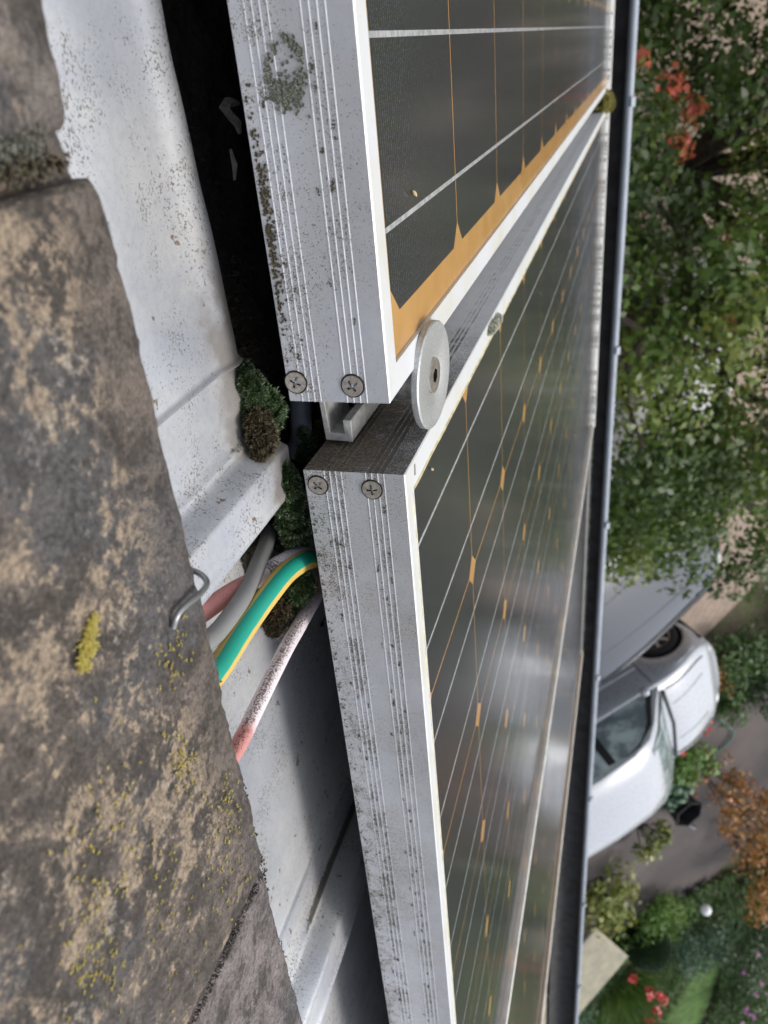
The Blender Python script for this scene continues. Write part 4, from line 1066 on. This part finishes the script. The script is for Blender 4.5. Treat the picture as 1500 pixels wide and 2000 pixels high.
# ------------------------------------------------------------------ cars
M_tyre = simple('tyre_rubber', (.018, .018, .019), .8, var=.3, scale=60)
M_rim = simple('alloy_rim', (.42, .42, .42), .35, .7)
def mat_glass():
    n = NT('car_glass_painted_sky'); g = n.noise(3.5, 4, .6, n.mapv((1, 4, 1), rot=(0, 0, .6))); return n.fin(n.mix(n.step(g, .38, .66), (.14, .18, .19), (.46, .54, .54)), .05, 0, IOR=1.6)  # pale streaks in the base colour stand in for reflected sky
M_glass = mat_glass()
M_black = simple('black_trim', (.014, .014, .015), .45)
M_under = simple('underbody', (.008, .008, .008), .95)
M_light = simple('headlight_glass', (.55, .56, .56), .12, .3)
M_tail = simple('tail_light', (.30, .02, .015), .2)
def car(label, hub, ang, paint, k=1.0, L=3.75, group='parked cars', sh=0.0, hw=.83):
    """x forward, y left, z up; local origin under the front axle centre line"""
    e = empty('parked_car', Matrix.Translation((*hub, GZ + .017)) @ Matrix.Rotation(ang, 4, 'Z') @ Matrix.Scale(k, 4)); tag(e, label, 'car', group)
    wb = 2.40 + sh; L += sh; SX = lambda l: [(x-sh, *r_) for x, *r_ in l]
    fo = .60; ro = L - wb - fo; wr = .30
    xf, xr = fo, -(wb + ro)
    def zs(x):      # shoulder
        return .93 + .03*sstep(-1.6, -3.0, x) - .20*sstep(-.35-sh, fo, x)**1.3 - .10*sstep(fo-.22, fo, x) - .22*sstep(xr+.14, xr, x)
    def wdt(x): return hw*(1 - .20*sstep(fo-.55, fo, x)**2 - .22*sstep(fo-.14, fo, x)**2 - .10*sstep(xr+.5, xr, x)**2 - .10*sstep(xr+.1, xr, x)**2)
    def zlow(x):
        z = .20 + .05*sstep(fo-.4, fo, x)
        for xw in (0, -wb):
            d2 = (wr+.055)**2 - (x-xw)**2
            if d2 > 0: z = max(z, wr + math.sqrt(d2))
        return z
    xs = sorted(set(list(np.round(np.linspace(xr, xf, 60), 4)) + [round(xw + (wr+.055)*math.cos(a), 4) for xw in (0, -wb) for a in np.linspace(0, PI, 17)]))
    mb = MB(); rows = []
    for x in xs:
        w = wdt(x); s = zs(x); zl = zlow(x); row = []
        sec = [(w*.955, zl), (w*.985, zl + (s-zl)*.14), (w, zl + (s-zl)*.35), (w*1.0, zl + (s-zl)*.55), (w*.985, zl + (s-zl)*.75), (w*.975, s-.055), (w*.955, s-.015), (w*.915, s+.008), (w*.80, s+.028), (w*.5, s+.05), (0, s+.06)]
        row = [(x, y, z) for y, z in sec] + [(x, -y, z) for y, z in sec[-2::-1]]
        rows.append(row)
    K = len(rows[0]); mb.v = [v for r_ in rows for v in r_]
    for i in range(len(xs)-1):
        for j in range(K-1): mb.f.append((i*K+j, i*K+j+1, (i+1)*K+j+1, (i+1)*K+j))
    mb.f.append(tuple(range(K))); mb.f.append(tuple((len(xs)-1)*K + j for j in range(K)))
    mb.mi = [0]*len(mb.f)
    body = mb.build('body', paint, e, ang=28)
    und = MB(); und.box((xr+.15, -hw*.86, .17), (xf-.12, hw*.86, .62)); und.build('underbody', M_under, e, sm=False)
    # greenhouse: stations run over the roof, A pillar foot to tail
    top = [(-.44, .955), (-.58, 1.12), (-.76, 1.32), (-.94, 1.46), (-1.2, 1.53), (-1.7, 1.56), (-2.25, 1.54), (-2.62, 1.48), (-2.84, 1.33)]; top = SX(top) + [(xr+.10, 1.0)]
    gh = MB(); rows = []
    for x, z in top:
        b = zs(x) - .02; u = max(0, (z-b)/.5); wbse = wdt(x)*.925; wt_ = wbse - .125*u
        row = [(x, wbse, b), (x, wbse-.045*u, b+(z-b)*.4), (x, wt_+.03*u, z-.045*min(1, u*2)), (x, wt_-.03, z-.006), (x, wt_*.6, z+.018), (x, 0, z+.026)]
        rows.append(row + [(a, -y, c) for a, y, c in row[-2::-1]])
    K = len(rows[0]); gh.v = [v for r_ in rows for v in r_]
    for i in range(len(top)-1):
        for j in range(K-1): gh.f.append((i*K+j, i*K+j+1, (i+1)*K+j+1, (i+1)*K+j))
    gh.mi = [0]*len(gh.f)
    gh.build('roof', paint, e, ang=30)
    def side(u_x, v, sgn, off=.006):   # point on the greenhouse side: x, v = 0 belt .. 1 roof rail
        zt = np.interp(-u_x, [-a for a, _ in top], [b for _, b in top]) if True else 0
        b = zs(u_x) - .02; u = max(0, (zt-b)/.5); wbse = wdt(u_x)*.925
        z = b + (zt-b)*v
        if v < .4: y = wbse - .045*u*(v/.4)
        else: y = wbse - .045*u - ((.125-.03)*u - .045*u)*((v-.4)/(.5))
        return Vector((u_x, sgn*(y + off), z))
    def pane(name, pts, sgn, mat, parent, off=.006):
        m = MB(); pts = SX(pts)
        bot = [(x, .06) for x, _ in pts]; xsn = np.linspace(pts[0][0], pts[-1][0], 9)
        vt = np.interp(-xsn, [-p[0] for p in pts], [p[1] for p in pts])
        nv = 5; vs = [side(x, .06 + (t_-.06)*j/(nv-1), sgn, off) for x, t_ in zip(xsn, vt) for j in range(nv)]
        m.add(vs, [(i*nv+j, i*nv+j+1, (i+1)*nv+j+1, (i+1)*nv+j) for i in range(8) for j in range(nv-1)])
        return m.build(name, mat, parent, ang=60)
    for sgn in (1, -1):
        pane('window_trim', [(-.52, .12), (-.78, .84), (-1.1, .88), (-2.35, .86), (-2.66, .70), (-2.80, .12)], sgn, M_black, e, .003)
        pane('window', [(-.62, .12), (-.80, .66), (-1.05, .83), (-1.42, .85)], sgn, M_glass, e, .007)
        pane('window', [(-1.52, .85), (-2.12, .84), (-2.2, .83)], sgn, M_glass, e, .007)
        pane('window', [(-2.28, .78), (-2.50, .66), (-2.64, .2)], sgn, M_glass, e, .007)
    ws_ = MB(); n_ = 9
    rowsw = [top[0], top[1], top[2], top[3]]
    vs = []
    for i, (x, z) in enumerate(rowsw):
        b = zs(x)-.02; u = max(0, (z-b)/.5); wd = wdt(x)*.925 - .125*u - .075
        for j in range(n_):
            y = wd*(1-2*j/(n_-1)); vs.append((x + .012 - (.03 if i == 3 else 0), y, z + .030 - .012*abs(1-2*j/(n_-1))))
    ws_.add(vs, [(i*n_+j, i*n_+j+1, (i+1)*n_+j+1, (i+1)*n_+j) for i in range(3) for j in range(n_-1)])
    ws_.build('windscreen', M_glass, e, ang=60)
    cw = MB(); cw.tube([(-sh-.40 + .05*(1-abs(1-2*j/8)), wdt(-.4)*.80*(1-2*j/8), .972 + .012*(1-abs(1-2*j/8))) for j in range(9)], .026, 8); cw.build('cowl', M_black, e)
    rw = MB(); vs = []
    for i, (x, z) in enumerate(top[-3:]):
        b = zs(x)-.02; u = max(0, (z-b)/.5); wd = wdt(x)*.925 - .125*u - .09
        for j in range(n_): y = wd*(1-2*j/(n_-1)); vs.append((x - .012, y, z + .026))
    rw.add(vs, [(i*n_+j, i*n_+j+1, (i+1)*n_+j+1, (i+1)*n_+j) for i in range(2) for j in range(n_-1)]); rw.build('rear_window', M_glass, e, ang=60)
    def seam(pts, r=.0055, name='panel_gap', mat=M_black): return MB().tube(pts, r, 6).build(name, mat, e)
    def sp(x, v, sgn, o=.0):
        w = wdt(x); s = zs(x); zl = .25; f_ = [(0, .975), (.14, .985), (.35, 1), (.55, 1), (.75, .985), (.94, .975), (1, .955)]
        return Vector((x, sgn*(w*np.interp(v, [a for a, _ in f_], [b for _, b in f_]) + o), zl + (s-zl)*v))
    for sgn in (1, -1):
        for x in (-.47, -1.47, -2.2): seam([sp(x - sh, v, sgn) for v in np.linspace(.08, .93, 9)])
        seam([sp(x, .10, sgn) for x in np.linspace(-.47-sh, -2.15-sh, 9)])
        for xh in (-1.30-sh, -2.05-sh):
            MB().tube([sp(xh+.09, .78, sgn, .004), sp(xh+.07, .78, sgn, .028), sp(xh-.07, .78, sgn, .028), sp(xh-.09, .78, sgn, .004)], .012, 8).build('door_handle', paint, e)
        MB().tube([sp(x, .50, sgn, .004) for x in np.linspace(-.50-sh, -2.0-sh, 12)], .016, 8).build('side_moulding', paint, e)
        mm = MB(); mm.lathe([(.001, -.05), (.055, -.04), (.075, 0), (.070, .05), (.001, .07)], 16, Matrix.Translation((-.66-sh, sgn*(wdt(-.6)+.06), 1.0)) @ Matrix.Rotation(R(90), 4, 'Y') @ Matrix.Scale(.8, 4)); mm.build('mirror', paint, e)
        hl = MB(); hl.lathe([(.001, .05), (.06, .045), (.10, .02), (.115, -.02)], 20, Matrix.Translation((fo-.10, sgn*wdt(fo-.1)*.80, .64)) @ Matrix.Rotation(R(sgn*32), 4, 'Z') @ Matrix.Rotation(R(72), 4, 'Y') @ Matrix.Diagonal((.8, 1.25, 1, 1))); hl.build('headlight', M_light, e)
        tl = MB(); tl.box((-.02, -.07, -.13), (.03, .06, .13), M=Matrix.Translation((xr+.03, sgn*wdt(xr+.05)*.88, .72))); tl.build('tail_light', M_tail, e, sm=False)
    for y_ in (.62, -.62): pass
    seam([(fo-.20 - .10*abs(1-2*j/10)**2, wdt(fo-.2)*.80*(1-2*j/10), zs(fo-.2-.10*abs(1-2*j/10)**2)+.052-.03*abs(1-2*j/10)**2) for j in range(11)])
    for sgn in (1, -1): seam([(x, sgn*wdt(x)*.80, zs(x)+.030) for x in np.linspace(-.35-sh, fo-.29, 8)], .010)
    for sgn in (1, -1): seam([(x, sgn*wdt(x)*(.42+.10*(x+.4)), zs(x)+.050) for x in np.linspace(-.30-sh, fo-.35, 8)], .006)
    bp_ = MB(); vs = []
    for j in range(13):
        y = hw*.86*(1-2*j/12); xx = fo + .012 - .15*abs(1-2*j/12)**3
        for (dx, z) in ((0, .22), (.03, .26), (.035, .34), (.01, .40)): vs.append((xx+dx-.02, y, z))
    bp_.add(vs, [(j*4+i, j*4+i+1, (j+1)*4+i+1, (j+1)*4+i) for j in range(12) for i in range(3)]); bp_.build('bumper_grille', M_black, e)
    for xw in (0, -wb):
        for sgn in (1, -1):
            Mw = Matrix.Translation((xw, sgn*(hw-.105), wr)) @ Matrix.Rotation(R(-90*sgn), 4, 'X')
            w = empty('wheel'); w.parent = e; w.matrix_local = Mw
            MB().lathe([(.205, -.08), (.27, -.085), (.297, -.06), (.30, 0), (.297, .06), (.27, .085), (.205, .08), (.20, .05), (.20, -.08)], 40).build('tyre', M_tyre, w)
            rm = MB(); rm.lathe([(.205, .078), (.19, .07), (.185, .02), (.185, -.05)], 40)
            rm.lathe([(.001, .06), (.035, .062), (.045, .05), (.045, .02)], 20)
            for q in range(7):
                a = 2*PI*q/7; Mq = Matrix.Rotation(a, 4, 'Z'); rm.box((.03, -.021, .035), (.192, .021, .058), M=Mq)
            rm.build('rim', M_rim, w, ang=30)
            MB().lathe([(.001, .01), (.185, .01), (.185, -.02)], 24).build('brake_disc', simple('brake_dark', (.05, .048, .045), .6), w)
    return e
def mat_paint(name, c, metal=.3, rough=.22):
    n = NT(name); g = n.noise(8, 4, .6); cc = n.mix(n.mth('MULTIPLY', n.step(g, .45, .75), .18), c, tuple(x*.8 for x in c))
    return n.fin(cc, n.mth('ADD', rough, n.mth('MULTIPLY', n.noise(30), .12)), metal, **{'Coat Weight': .5, 'Coat Roughness': .06})
P_white = mat_paint('silver_white_paint', (.41, .43, .46), .2)
P_grey = mat_paint('blue_grey_paint', (.045, .052, .066), .3, .16)
P_pale = mat_paint('white_paint', (.72, .72, .72), 0)
ha = R(105)
hvec = Vector((math.cos(ha), math.sin(ha))); lvec = Vector((-hvec.y, hvec.x))
hub = Vector((5.84, 4.93)) - lvec*.80*.9
car('pale silver hatchback seen from above, its front wheel behind the blue-grey car', hub, ha, P_white, .90, L=4.15, hw=.80)
hub2 = Vector((4.47, 4.72))
car('blue-grey hatchback, only its bonnet corner clear of the broad tree', hub2, R(113), P_grey, .95, sh=1.0)
hub3 = Vector((2.2, 4.7))
car('bright white car almost hidden under the broad tree', hub3, R(97), P_pale, .95)
